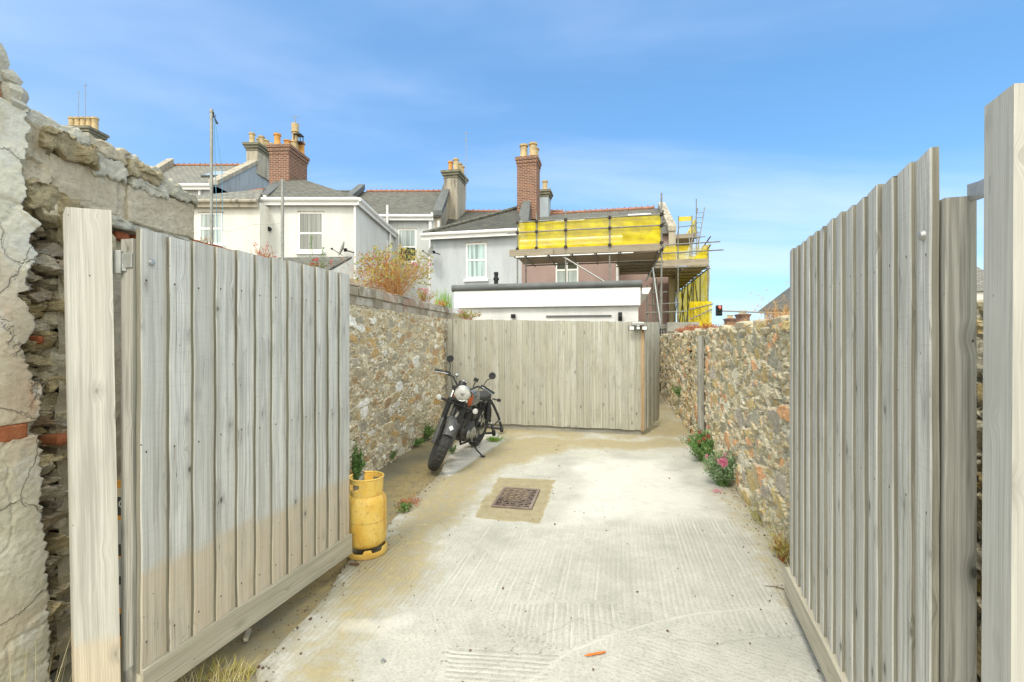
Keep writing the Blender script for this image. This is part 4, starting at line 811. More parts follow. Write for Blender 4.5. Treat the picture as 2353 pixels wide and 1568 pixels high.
def ridge(parent,a,b_,step=.3,r=.09):
    b=MB(); d=(b_-a); L_=d.length; d=d/L_; n=max(int(L_/step),1)
    for i in range(n):
        p=a+d*(i*L_/n); q=a+d*((i+1)*L_/n-.01); b.tube([p,q],[r,r],8); b.slab(q-d*.07-Vector((0,.02,0)),d*.06,Vector((0,.04,0)),UP*(r+.05))
    return b.build('ridge_tiles',M['ridge_red'],parent)
def roofp(parent,ps,mt='slate',th=.06,name='roof'):
    b=MB(); ps=[Vector(p) for p in ps]; n=(ps[1]-ps[0]).cross(ps[-1]-ps[0]).normalized(); n=n if n.z>0 else -n; b.prism([p-n*th for p in ps],n*th); return b.build(name,M[mt],parent)
def raking(parent,a,b_,w_=.3,h_=.22,mt='lead',name='parapet_coping',side=Vector((1,0,0))):
    b=MB(); b.slab(a-side*w_/2-UP*.15,b_-a,side*w_,UP*(h_+.15)); return b.build(name,M[mt],parent,bevel=.02)
def pot(par,p,h_,r=.13,mt='pot',kind='chimney_pot'):
    b=MB(); b.lathe([(r*1.05,0),(r*.92,.04),(r*.85,h_*.5),(r*.86,h_*.84),(r*1.08,h_*.86),(r*1.08,h_*.93),(r*.98,h_*.95),(r*1.0,h_),(r*.75,h_),(r*.7,h_*.9)],p,(0,0,1),14); return b.build(kind,M[mt],par)
def chimney(parent,px0,px1,ytop,ybot,Y,depth,mt,pots,cor='cornice',yaw=0,corn=(.10,.28),name='chimney',bands=2):
    d=Vector((math.cos(yaw),-math.sin(yaw),0)); e=Vector((math.sin(yaw),math.cos(yaw),0)); a=at(px0,ytop,Y); z1=a.z; a=Vector((a.x,a.y,0)); c=meet(a,d,px1); w_=(c-a).length; z0=EYE+(CY-ybot)/F*Y
    b=MB(); b.slab(a+UP*z0,d*w_,e*depth,UP*(z1-corn[1]-z0)); ch=b.build(name,M[mt],parent)
    b=MB(); o,hh=corn
    for i in range(bands+1):
        q=o*(i+.4)/(bands+.4); zz=z1-hh+hh*i/(bands+1); b.slab(a-d*q-e*q+UP*zz,d*(w_+2*q),e*(depth+2*q),UP*(hh/(bands+1)))
    b.slab(a+UP*z1+d*.04+e*.04,d*(w_-.08),e*(depth-.08),UP*.06); b.build('cornice',M[cor],ch,bevel=.012)
    for (fx,fy,h_,r,m_) in pots: pot(ch,a+d*(w_*fx)+e*(depth*fy)+UP*(z1+.04),h_,r,m_)
    return ch,a,d,e,w_,z1
X1=Vector((1,0,0)); Y1=Vector((0,1,0))
# ---- white house with the hipped roof
hA=thing('house','white rendered house with hipped slate roof and a cream lower wing at its left','house',(-8,18,0))
zA=at(605,462,18).z; xa0=at(597,0,18).x; xa1=at(820,0,18).x; YB=23.65
b=MB(); b.slab((xa0,18,0),(xa1-xa0,0,0),(0,YB+.3-18,0),(0,0,zA)); b.build('wall',M['w_white'],hA)
ap=at(702,414,20.4); e0=Vector((xa0-.15,17.8,zA+.06)); e1=Vector((xa1+.18,17.8,zA+.06)); e2=Vector((xa1+.18,YB,zA+.06)); r2=Vector((ap.x,YB,ap.z))
lf=Vector((xa0+.15,20.4,ap.z-.0))
roofp(hA,[e0,e1,ap,Vector((ap.x-1.3,20.4,ap.z))]); roofp(hA,[e1,e2,r2,ap],'slate'); roofp(hA,[Vector((ap.x-1.3,20.4,ap.z)),ap,r2,Vector((ap.x-1.3,YB,ap.z))],'slate')
gutter(hA,Vector((xa0-.05,17.78,zA)),Vector((xa1+.12,17.78,zA)),.075,n=Vector((0,-1,0))); gutter(hA,Vector((xa1+.17,17.78,zA)),Vector((xa1+.17,YB,zA)),.075,n=X1)
pipe(hA,Vector((xa1-.05,17.93,0)),Vector((xa1-.05,17.93,zA-.1)),.05); pipe(hA,Vector((xa1+.08,22.6,0)),Vector((xa1+.08,22.6,zA-.1)),.05)
pipe(hA,at(890,540,23.3),at(890,472,23.3),.055)
wpx(hA,686,743,488,577,Vector((xa0,18,0)),X1,'pane_blind','pane_blind',split=.45)
b=MB(); a=at(746,560,0) if False else Vector((xa1,22.2,at(880,553,22.4).z)); b.slab(a+X1*.02-UP*1.1,Y1*.9,X1*-.03,UP*1.1); b.build('window',M['upvc'],hA)
# dark raking coping of the party wall left of the roof
raking(hA,at(607,458,17.95),at(648,424,20.6),.34,.2,'lead'); 
b=MB(); b.slab(at(604,462,17.9)-UP*.4,X1*.12,Y1*.3,UP*.62); b.build('coping_kneeler',M['w_cream'],hA)
# vent cowl seen on the wall
vc=at(619,527,17.95); b=MB(); b.lathe([(.0,.09),(.08,.08),(.09,.0)],vc,(0,-1,0),12); b.build('vent_cowl',M['black'],hA)
ch,ca,cd_,ce,cw_,cz=chimney(hA,619,664,333,432,20.3,1.55,'brick',[(.2,.2,.55,.15,'pot_orange'),(.62,.3,.32,.15,'pot_orange'),(.72,.55,.45,.16,'pot'),(.8,.86,.6,.17,'pot_orange')],'brick',corn=(.09,.42),yaw=R(4))
pt=ca+cd_*(cw_*.72)+ce*.95; b=MB(); b.lathe([(.14,0),(.13,.9),(.17,.92),(.17,1.0),(.15,1.02),(.16,1.3),(.12,1.32)],Vector((pt.x,pt.y,cz)),(0,0,1),14); b.build('tall_chimney_pot',M['pot'],ch); pt_a=Vector((pt.x,pt.y,cz+1.28))
pc=at(686,320,21.2); b=MB()
for dx in (-.14,.14):
    for dy in (-.14,.14): b.box(pc+Vector((dx,dy,0)),.03,.03,.36)
b.box(pc+UP*.17,.34,.34,.04); b.box(pc-UP*.17,.34,.34,.04); b.build('pot_guard',M['black'],ch)
# cream lower wing with a red edged mono-pitch roof
zw=at(433,466,17.3).z; x0=at(340,0,17.3).x; x1=at(597,0,17.3).x
b=MB(); b.slab((x0,17.3,0),(x1-x0,0,0),(0,3,0),(0,0,zw)); b.build('wing_wall',M['w_cream'],hA)
tl=at(400,458,18.6); tr=at(606,435,18.6); 
roofp(hA,[Vector((x0,17.15,zw+.05)),Vector((x1,17.15,zw+.05)),tr,Vector((x0,18.6,tl.z-.25))],'slate_pale',name='wing_roof')
b=MB(); b.slab(Vector((x0,18.55,tl.z-.3)),tr-Vector((x0,18.6,tl.z-.25)),Y1*.2,UP*.09); b.build('red_verge_tiles',M['ridge_red'],hA)
b=MB(); b.prism([Vector((x0,18.6,zw)),Vector((x1,18.6,zw)),tr-UP*.03,Vector((x0,18.6,tl.z-.3))],Y1*.2); b.build('wing_upstand',M['w_white'],hA)
gutter(hA,Vector((x0,17.1,zw)),Vector((x1,17.1,zw)),.07,'w_stained',n=Vector((0,-1,0)))
wpx(hA,458,512,490,562,Vector((x0,17.3,0)),X1,'pane_net','pane_net',split=.5)
# slate lean-to in front and low walls behind the boundary wall
lt=thing('lean_to','low slate roofed lean-to against the white hipped-roof house','lean-to',(-6,15,0))
p0=at(610,622,14.6); p1=at(750,622,14.6); q0=at(640,592,15.9); q1=at(808,590,15.9); roofp(lt,[p0,p1,q1,q0],'slate')
b=MB(); b.prism([Vector((p0.x,14.7,0)),Vector((p1.x,14.7,0)),p1+Y1*.1-UP*.05,p0+Y1*.1-UP*.05],Y1*.12); b.prism([Vector((p1.x,14.7,0)),Vector((p1.x,14.7,p1.z-.05)),q1-UP*.08,Vector((q1.x,q1.y,0))],Vector((.02,.0,0))-X1*.14); b.build('wall',M['w_white'],lt)
ex_=thing('single_storey_extension','flat roofed pale extension with a brown fascia below the white side wall','extension',(-4,14.6,0))
a=at(768,636,13.6); c=at(905,612,15.4); b=MB(); zt=a.z
d_=Vector((c.x-a.x,c.y-a.y,0)); b.prism([Vector((a.x,a.y,0)),Vector((c.x,c.y,0)),Vector((c.x-.6,c.y+2.5,0)),Vector((a.x-.6,a.y+2.5,0))],UP*(zt-.2)); b.build('wall',M['w_cream'],ex_)
b=MB(); b.prism([Vector((a.x-.1,a.y-.1,zt-.2)),Vector((c.x+.1,c.y-.1,zt-.2)),Vector((c.x-.6,c.y+2.5,zt-.2)),Vector((a.x-.7,a.y+2.5,zt-.2))],UP*.2); b.build('roof',M['w_stained'],ex_)
# ---- terrace behind : tall left unit
YE=23.65; YR=27.6
hB=thing('terraced_house','tall terraced house with skylight at the far left, behind the cream wing','house',(-17,24,0))
xg=at(500,0,YE).x; xl_=-21.5; zeB=at(420,430,YE).z; zrB=at(480,381,YR).z
b=MB(); b.slab((xl_,YE,0),(xg-xl_,0,0),(0,8,0),(0,0,zeB)); b.build('wall',M['w_shade'],hB)
b=MB(); b.prism([Vector((xg,YE,zeB-2.5)),Vector((xg,YE,zeB+.25)),Vector((xg,YR,zrB+.35)),Vector((xg,YR+1.4,zrB+.35)),Vector((xg,YR+5,zeB)),Vector((xg,YR+5,zeB-2.5))],Vector((-.35,0,0))); b.build('gable_wall',M['w_gable'],hB)
roofp(hB,[(xl_,YE-.25,zeB),(xg-.3,YE-.25,zeB),(xg-.3,YR,zrB),(xl_+1,YR,zrB)],'slate_pale'); roofp(hB,[(xl_,YR+4,zeB),(xg-.3,YR+4,zeB),(xg-.3,YR,zrB),(xl_+1,YR,zrB)],'slate_pale')
ridge(hB,Vector((xl_+1.4,YR,zrB+.02)),Vector((xg-.3,YR,zrB+.02))); raking(hB,at(340,408,YE+1.2),at(392,376,YR),.4,.3,'w_stained'); raking(hB,Vector((xg-.17,YE-.1,zeB+.22)),Vector((xg-.17,YR,zrB+.32)),.5,.1,'w_stained')
gutter(hB,Vector((xl_,YE-.3,zeB)),Vector((xg-.2,YE-.3,zeB)),.08,n=Vector((0,-1,0))); pipe(hB,at(459,431,YE-.1),at(459,470,YE-.1),.07)
b=MB(); a=at(462,409,24.9); sl_=(Vector((0,YR,zrB))-Vector((0,YE-.25,zeB))).normalized(); nn=Vector((0,-sl_.z,sl_.y)); b.slab(a+nn*.03,X1*1.25,sl_*1.15,nn*.09); sk=b.build('skylight',M['lead'],hB); b=MB(); b.slab(a+nn*.125+X1*.08+sl_*.08,X1*1.09,sl_*.99,nn*.01); b.build('pane',M['pane_net'],sk)
chimney(hB,566,592,329,400,27.3,1.9,'w_stained',[(.3,.12,.62,.17,'pot'),(.75,.35,.62,.17,'pot'),(.75,.6,.6,.16,'pot'),(.8,.85,.6,.16,'pot'),(.3,.5,.6,.16,'pot'),(.3,.85,.6,.16,'pot')],corn=(.16,.45),yaw=R(3))
# ---- terrace, middle units
hC=thing('terraced_house','white terraced house with red ridge tiles and one small sash window, centre of the row','house',(-7,24,0))
xc0=xg; xm=at(835,0,YR).x; xc1=at(1037,0,YR).x; zeC=at(950,500,YE).z; zrC=at(900,441,YR).z
b=MB(); b.slab((xc0,YE,0),(xc1-xc0,0,0),(0,7.8,0),(0,0,zeC)); b.build('wall',M['w_shade'],hC)
roofp(hC,[(xc0,YE-.25,zeC),(xc1,YE-.25,zeC),(xc1,YR,zrC),(xc0,YR,zrC)],'slate'); roofp(hC,[(xc0,YR+3.9,zeC),(xc1,YR+3.9,zeC),(xc1,YR,zrC),(xc0,YR,zrC)],'slate')
ridge(hC,Vector((xm+.2,YR,zrC+.02)),Vector((xc1-.4,YR,zrC+.02))); 
b=MB(); b.tube([Vector((xc0,YR,zrC)),Vector((xm,YR,zrC))],.1,8); b.build('grey_ridge',M['lead'],hC)
raking(hC,Vector((xm-.1,YE-.2,zeC+.3)),Vector((xm-.1,YR,zrC+.25)),.4,.2,'lead')
b=MB(); b.prism([Vector((xc1,YE-.1,zeC-2)),Vector((xc1,YE-.1,zeC+.2)),Vector((xc1,YR-.6,zrC+.15)),Vector((xc1,YR+.6,zrC+.15)),Vector((xc1,YR+.6,zeC-2))],Vector((-.3,0,0))); b.build('party_wall',M['w_stained'],hC)
raking(hC,Vector((xc1-.15,YE-.2,zeC+.2)),Vector((xc1-.15,YR-.5,zrC+.2)),.45,.12,'lead')
gutter(hC,Vector((-6.8,YE-.3,zeC)),Vector((xc1-.35,YE-.3,zeC)),.08,n=Vector((0,-1,0))); pipe(hC,at(989,495,YE-.12),at(989,680,YE-.12),.09); pipe(hC,at(1008,508,YE-.12),at(1008,690,YE-.12),.06)
b=MB(); a=at(990,540,YE-.02); b.slab(Vector((a.x,YE-.05,zeC-2.2)),X1*.5,Y1*.1,UP*2.45); b.build('pilaster',M['w_white'],hC)
wpx(hC,915,957,527,602,Vector((xc0,YE,0)),X1,'pane_net','pane_dark',split=.45)
chimney(hC,1020,1051,393,520,26.3,1.5,'w_stained',[(.3,.3,.62,.15,'pot_orange'),(.8,.15,.66,.16,'pot'),(.85,.5,.6,.15,'pot'),(.85,.8,.6,.15,'pot')],corn=(.15,.42),yaw=R(12))
# ---- terrace, lower dark roofed unit behind the grey house
hD=thing('terraced_house','low dark roofed terraced house between the rendered chimney and the tall brick chimney','house',(-1,25,0))
zeD=at(1010,545,YE).z; zrD=at(1100,487,YR).z; xd1=3.2
b=MB(); b.slab((xc1,YE,0),(xd1-xc1,0,0),(0,7.6,0),(0,0,zeD)); b.build('wall',M['w_shade'],hD)
roofp(hD,[(xc1,YE-.2,zeD),(xd1,YE-.2,zeD),(xd1,YR,zrD),(xc1,YR,zrD)],'slate_dark'); roofp(hD,[(xc1,YR+3.5,zeD),(xd1,YR+3.5,zeD),(xd1,YR,zrD),(xc1,YR,zrD)],'slate_dark'); ridge(hD,Vector((xc1+.4,YR,zrD+.02)),Vector((xd1-.2,YR,zrD+.02)))
# ---- blue-grey house
G0=Vector((-3.55,20.5,0)); zG=6.12; sP=4.05; GP=G0+V*sP
hE=thing('house','blue-grey rendered house with one white sash window, beside the scaffolding','house',G0)
b=MB(); b.prism([G0,GP,GP+U*4.2,G0+U*4.2],UP*zG); b.build('wall',M['w_grey'],hE)
tR=at(1191,480,23.0); tR2=tR+U*1.5; lb=G0+U*3.2+UP*(zG+.05)
roofp(hE,[G0-V*.2-U*.25+UP*(zG+.04),GP-U*.25+UP*(zG+.04),Vector((tR.x,tR.y,tR.z)),],'slate_dark'); roofp(hE,[G0-V*.2-U*.25+UP*(zG+.04),tR,tR+U*2,G0+U*3.4-V*.2+UP*(zG+.04)],'slate_dark')
b=MB(); b.tube([G0-V*.2-U*.25+UP*(zG+.08),tR+UP*.06],.09,8); b.build('hip_tiles',M['slate'],hE)
gutter(hE,G0-V*.3-U*.32+UP*zG,GP-U*.32+UP*zG,.075,n=-U)
wpx(hE,1071,1118,560,641,G0,V,'pane_curt','pane_curt',split=.52,frame=.07)
# small side dishes are below
# ---- pink house
W1=G0+V*7.93; M1=Vector((7.29,22.0,0)); M0=M1-V*2.28
hF=thing('house','dusty pink rendered house wrapped in scaffolding, slate roof with red ridge tiles','house',GP)
zWg=5.62; zM=6.55; zRf=8.72
b=MB(); b.prism([GP,W1,M0,GP+U*4],UP*zWg); b.build('wing_wall',M['w_pink'],hF)
b=MB(); b.prism([GP+U*3.9,M0,M1,M1+U*7,GP+U*10.9],UP*zM); b.build('wall',M['w_pink'],hF)
b=MB(); b.prism([M0+V*.1-U*.012,M1-U*.012+V*.012,M1+U*7+V*.012,M1+U*7-V*.2,M1-V*.2],UP*2.35); b.build('plinth_band',M['w_white'],hF)
RG0=Vector((7.93,25.5,zRf)); RGL=RG0-V*7.0
roofp(hF,[GP-U*.25+UP*zWg,W1+V*.2-U*.25+UP*zWg,W1+V*.2+U*3.4+UP*7.1,RGL+V*4.0,RGL+UP*0],'slate',name='roof')
roofp(hF,[M0-V*1.9-U*.25+UP*zM,M1-U*.25+UP*zM,RG0,RG0-V*4.2],'slate'); roofp(hF,[RG0,RGL,RGL+U*4+UP*-2.2,RG0+U*4-UP*2.2],'slate')
ridge(hF,RGL+UP*.03,RG0-V*.2+UP*.03,.3,.1)
b=MB(); b.prism([M1-U*.3+UP*0,M1-U*.3+UP*(zM+.2),RG0+UP*.2-U*.1,RG0+U*.6+UP*.2,RG0+U*4.5-UP*1.8,Vector(((RG0+U*4.5).x,(RG0+U*4.5).y,0))],V*.3); b.build('gable_parapet',M['w_stained'],hF)
raking(hF,M1-U*.35+V*.15+UP*(zM+.2),RG0+V*.15+UP*.22,.36,.1,'w_stained',side=V)
wpx(hF,1277,1329,588,655,GP,V,'pane_dark','pane_net',split=.5,mull=True)
gutter(hF,GP-U*.32+UP*zWg,W1+V*.2-U*.32+UP*zWg,.075,n=-U); p=meet(GP-U*.06,V,1419); pipe(hF,Vector((p.x,p.y,0)),Vector((p.x,p.y,5.4)),.06)
for (a0,a1,y0) in ((1270,1345,526),(1440,1500,513)):
    # skylights let into the slope
    e=RG0-U*4.0; 
    k=.55 if a0<1300 else .62
    base=(GP-U*.25+UP*zWg); sl2=(RGL-base); nsl=(V).cross(sl2).normalized(); nsl=nsl if nsl.z>0 else -nsl; up_=(nsl.cross(V)).normalized(); up_=up_ if up_.z>0 else -up_
    o=base+up_*(up_.dot(sl2)*k); q=meet(o,V,a0); s_=(q-o).xy.dot(V.xy); o=o+V*s_; q2=meet(o,V,a1); wd=(q2-o).xy.length
    b=MB(); b.slab(o+nsl*.01,V*wd,up_*.75,nsl*.08); sk=b.build('skylight',M['lead'],hF); b=MB(); b.slab(o+nsl*.092+V*.07+up_*.07,V*(wd-.14),up_*.61,nsl*.01); b.build('pane',M['w_white'],sk)
# lead covered ramp and the tall brick chimney between the two houses
b=MB(); q0=at(1187,508,21.6); q1=at(1214,508,21.5); q2=at(1219,459,22.3); q3=at(1203,459,22.4); b.prism([q0,q1,q2,q3],U*.7); b.build('lead_ramp',M['lead'],hF); b=MB(); b.prism([at(1188,508,21.58)-UP*.5,at(1200,508,21.55)-UP*.5,at(1200,508,21.55),at(1188,508,21.58)],U*.5); b.build('ramp_wall',M['w_white'],hF)
chimney(hF,1188,1233,362,505,22.4,.95,'brick',[(.3,.25,.62,.2,'pot'),(.78,.2,.64,.2,'pot'),(.8,.75,.6,.19,'pot')],'brick',corn=(.08,.45),yaw=TH)
chimney(hF,1239,1260,437,510,26.2,.9,'w_gable',[(.5,.5,.6,.16,'pot')],corn=(.14,.4),yaw=TH)
# ---- outbuilding
O0=Vector((-1.37,11.2,0)); O1=O0+V*4.33
ob_=thing('outbuilding','white flat roofed outbuilding with a deep white fascia behind the back fence','outbuilding',O0)
b=MB(); b.prism([O0+U*.1+V*.08,O1+U*.1-V*.1,O1+U*3.6-V*.1,O0+U*3.6+V*.08],UP*2.72); b.build('wall',M['w_out'],ob_)
b=MB(); b.slab(O0+UP*2.375,V*4.27,U*.03,UP*.40); b.slab(O0+U*.03+V*4.24+UP*2.375,V*.03,U*3.5,UP*.40); b.build('fascia',M['upvc'],ob_)
b=MB(); b.tube([O0-V*.06+U*.03+UP*2.84,O1-V*.02+U*.03+UP*2.84],.083,12); b.slab(O0-V*.05+U*.02+UP*2.77,V*4.32,U*3.6,UP*.12); b.build('roof',M['lead'],ob_)
b=MB(); q=O1+U*.0+V*.0+UP*2.62; b.prism([q+UP*.13-V*.02,q+UP*.13+V*.17,q+UP*.10+V*.15,q+V*.11-UP*.0,q-V*.02],U*3.4); b.build('gutter',M['upvc'],ob_)
vp=at(1140,650,12.2); b=MB(); b.lathe([(.055,-.2),(.055,.06),(.075,.065),(.075,.12),(.055,.13),(.05,.2),(.06,.21),(.06,.27),(0,.28)],vp,(0,0,1),12); b.build('vent_pipe',M['black'],ob_)
lp=meet(O0+U*.07,V,1425); lp.z=EYE+(CY-728)/F*lp.y; b=MB(); b.lathe([(0,-.10),(.04,-.10),(.05,-.08),(.045,-.01),(.05,0),(.045,.01),(.045,.09),(0,.1)],lp-U*.07,(0,0,1),12); b.build('wall_lamp',M['black'],ob_)
lp=meet(O0+U*.07,V,1180); lp.z=EYE+(CY-727)/F*lp.y; b=MB(); b.box(lp-U*.03,.1,.06,.09,X=V,Y=U); b.build('wall_vent',M['black'],ob_)
a=meet(O0+U*.09,V,1255); c=meet(O0+U*.09,V,1405); zt=EYE+(CY-729)/F*a.y; b=MB(); a.z=zt; b.slab(a-U*.02,V*(c-a).xy.length,U*.03,UP*.035); b.build('door_frame_head',M['lead'],ob_)
for i in range(1): pass
# ---- poles
def pole(label,p,h_,r):
    b=MB(); b.tube([p+UP*-.1,p+UP*h_],r,12); b.lathe([(r*1.25,-.06),(r*1.25,.0),(0,.015)],p+UP*h_,(0,0,1),12)
    t=thing('clothes_pole',label,'pole',p,'clothes line poles in the neighbouring yards'); b.build('pole',M['galv_dull'],t); return t
P1=at(486,252,9.0); t1=pole('tall grey steel clothes pole with pulley lines in front of the cream wing',Vector((P1.x,P1.y,0)),P1.z,.027)
P2=at(649,413,9.6); pole('shorter grey steel clothes pole in front of the white hipped-roof house',Vector((P2.x,P2.y,0)),P2.z,.03)
b=MB(); b.lathe([(.03,-.008),(.035,0),(.03,.008)],P1+Vector((.05,0,-.12)),(0,1,0),12); b.box(P1+Vector((.02,0,-.1)),.05,.015,.1); b.tube([P1+Vector((.05,0,-.12)),P1+Vector((.08,0,-.2)),P1+Vector((.11,0,-.27))],[.004,.012,.02],6); b.build('pulley',M['black'],t1)
M['bluerope']=plain('blue_rope',(.12,.3,.45),.7)
b=MB()
b.tube([P1+Vector((.05,0,-.15)),P1+Vector((.075,0,-1.2)),P1+Vector((.12,0,-2.7))],.005,5); b.tube([P1+Vector((.06,0,-.15)),P1+Vector((.2,0,-1.2)),P1+Vector((.22,0,-2.7))],.005,5)
b.build('rope',M['bluerope'],t1)
w0=at(494,520,9.0); b=MB(); b.tube([P1+Vector((.03,0,-2.1)),w0+Vector((.2,0,-.12)),(P1+Vector((.03,0,-2.1))).lerp(P2,.55)+UP*-.55,P2+UP*-.9],.004,5); tag(b.build('clothes_line',M['galv'],org=P1),'thin clothes line strung between the two steel poles','line')
# ---- satellite dishes
def dish(label,p,az):
    t=thing('satellite_dish',label,'satellite dish',p,'satellite dishes on the house walls'); ax=Vector((math.sin(az),-math.cos(az),.35)).normalized(); b=MB(); b.lathe([(0,0),(.12,.015),(.22,.045),(.30,.085),(.305,.08),(.22,.035),(.0,-.01)],p,ax,20); b.build('reflector',M['galv_dull'],t)
    b=MB(); f=p+ax*.42-UP*.16; b.tube([p-UP*.25+ax*.04,f],.012,6); b.lathe([(0,-.05),(.035,-.04),(.035,.03),(0,.04)],f,-ax+UP*.3,10); b.build('feed_arm',M['black'],t)
    b=MB(); b.tube([p-ax*.02,p-ax*.12,p-ax*.14+Vector((.16,.28,-.02))],.022,8); b.box(p-ax*.08,.1,.08,.12); b.build('mount',M['black'],t)
dish('grey satellite dish on the white hipped-roof house, left of its downpipe',at(789,573,17.55),R(-62)); dish('grey satellite dish at the left corner of the blue-grey house',at(993,578,19.9),R(-62))
# ---- roof aerials
def aerial(label,p,h_,bars,group='roof aerials'):
    b=MB(); b.tube([p,p+UP*h_],.017,6)
    for z,l in bars: b.tube([p+UP*z-X1*l,p+UP*z+X1*l],.012,5)
    tag(b.build('aerial',M['galv_dull'],org=p),label,'aerial',group)
aerial('tall thin aerial beside the rendered chimney in the centre of the row',at(1071,462,26.5),EYE+(780-303)/F*26.5-at(0,462,26.5).z,[(3.8,.12),(3.4,.1)]); aerial('short aerial on the tall buff pot of the squat brick chimney',Vector((pt_a.x,pt_a.y,pt_a.z)),.37,[(.35,.16)])
# far roof and chimney stack above the broken wall
hG=thing('terraced_house','far chimney stack with five buff pots showing over the broken wall at the left','house',at(185,320,30))
ch,ca,cd_,ce,cw_,cz=chimney(hG,142,203,291,425,30,1.2,'w_gable',[(.05,.5,.8,.2,'pot'),(.28,.5,.8,.2,'pot'),(.5,.5,.8,.2,'pot'),(.72,.5,.8,.2,'pot'),(.94,.5,.8,.2,'pot')],corn=(.18,.5))
b=MB(); b.slab((-30,30,0),(9,0,0),(0,8,0),(0,0,12)); b.build('wall',M['w_shade'],hG); roofp(hG,[(-30,29.8,12),(-21,29.8,12),(-21,33.8,14),(-30,33.8,14)],'slate')
aerial('left of the two thin aerials on the far five-pot chimney',at(180,275,30.4),EYE+(780-208)/F*30.4-at(0,275,30.4).z,[(1.7,.08)]); aerial('right of the two thin aerials on the far five-pot chimney',at(196,275,30.4),EYE+(780-192)/F*30.4-at(0,275,30.4).z,[(2.2,.16),(1.6,.06)])
# ---- far right: house, brick stacks, traffic light
hH=thing('house','distant house with white trimmed blue windows behind the right wall','house',at(1790,720,48)); b=MB()
a=at(1690,800,52); c=at(1905,800,40); d_=(c-a); dn=Vector((d_.x,d_.y,0)).normalized(); nn=Vector((dn.y,-dn.x,0)); zE=at(1790,714,46).z
a.z=0; c.z=0; b.prism([meet(a,dn,1756),meet(a,dn,2000),meet(a,dn,2000)-nn*9,meet(a,dn,1756)-nn*9],UP*zE); b.build('wall',M['w_cream'],hH)
pe=meet(a,dn,1748); pe2=meet(a,dn,2010); rg0=at(1822,683,50); rg1=at(2000,600,44)
roofp(hH,[Vector((pe.x,pe.y,zE))+nn*.4,Vector((pe2.x,pe2.y,zE))+nn*.4,Vector((pe2.x,pe2.y,zE+4.4))-nn*4.5,Vector((rg0.x,rg0.y,zE+3.0))],'slate')
M['pane_blue']=glassmat('blue_window_glass',(.06,.09,.18))
for x0,x1 in ((1771,1780),(1790,1798),(1803,1813)): wpx(hH,x0,x1,719,733,a+nn*.05,dn,'pane_blue','pane_blue',sill=False,frame=.1,n=nn)
hI=thing('house','distant slate roofed house showing in the gap beside the right gate post','house',Vector((30,32,0))); a=at(2190,590,30); c=at(2330,590,28); b=MB(); b.prism([Vector((a.x,a.y,0)),Vector((c.x,c.y,0)),Vector((c.x+1,c.y+8,0)),Vector((a.x+1,a.y+8,0))],UP*4.6); b.build('wall',M['w_cream'],hI); roofp(hI,[Vector((a.x,a.y-.2,4.6)),Vector((c.x,c.y-.2,4.6)),Vector((c.x+.5,c.y+4,c.z+.7)),Vector((a.x+.5,a.y+4,a.z+.7))],'slate_pale')
def stack(label,x0,x1,yt,Y):
    t=thing('house',label,'house',at(x0,800,Y)*1.0,'distant brick chimneys over the right wall'); ch,ca,cd_,ce,cw_,cz=chimney(t,x0,x1,yt,770,Y,1.6,'brick',[(.15,.5,.45,.14,'pot'),(.5,.5,.45,.14,'pot'),(.85,.5,.45,.14,'pot')],'brick',corn=(.16,.4))
    a=at((x0+x1)/2,746 if x0>1690 else 752,Y+3); roofp(t,[Vector((a.x-6,a.y-3,a.z-3)),Vector((a.x+5,a.y-3,a.z-3)),Vector((a.x+1.5,a.y,a.z)),Vector((a.x-2,a.y,a.z))],'slate_pale'); b=MB(); b.slab(Vector((a.x-5.6,a.y-2.6,-2)),X1*10.2,Y1*6,UP*(a.z-1.2)); b.build('wall',M['w_shade'],t)
stack('distant house with a squat brick chimney, lower of the two over the right wall',1677,1691,732,62); stack('distant house with a taller brick chimney, right of the lower one over the right wall',1705,1723,722,58)
tl=at(1652,714,34); T=thing('traffic_light','traffic light showing red on a long thin arm beyond the right wall','traffic light',Vector((at(1850,0,34).x,34,0)))
b=MB(); b.box(tl,.42,.25,.76); b.box(tl+UP*-.02-Y1*.0-X1*.0,.52,.03,.86) if False else None; hd=b.build('signal_head',M['black'],T,bevel=.04)
g=G('red_signal_lens',.3); g.col((.9,.05,.03)); g.b.inputs['Emission Color'].default_value=(1,.1,.06,1); g.b.inputs['Emission Strength'].default_value=2.2; M['redlens']=g.m; g=G('dark_signal_lens',.3); g.col((.02,.035,.03)); M['darklens']=g.m
for z,m_ in ((.23,'redlens'),(0,'darklens'),(-.23,'darklens')): b=MB(); b.lathe([(.1,0),(.09,.02),(0,.035)],tl+UP*z-Y1*.126,(0,-1,0),14); b.build('lens',M[m_],hd); b=MB(); b.lathe([(.115,0),(.115,.14)],tl+UP*z-Y1*.125,(0,-1,0),14,0,R(0),R(180)); b.build('visor',M['black'],hd)
b=MB(); am=at(1850,722,34); b.tube([tl+X1*.2-UP*.02,at(1745,718,34),am],.055,8); b.build('arm',M['galv_dull'],T); b=MB(); b.tube([Vector((am.x,34,0)),am+UP*.4],.1,10); b.build('mast',M['galv_dull'],T)
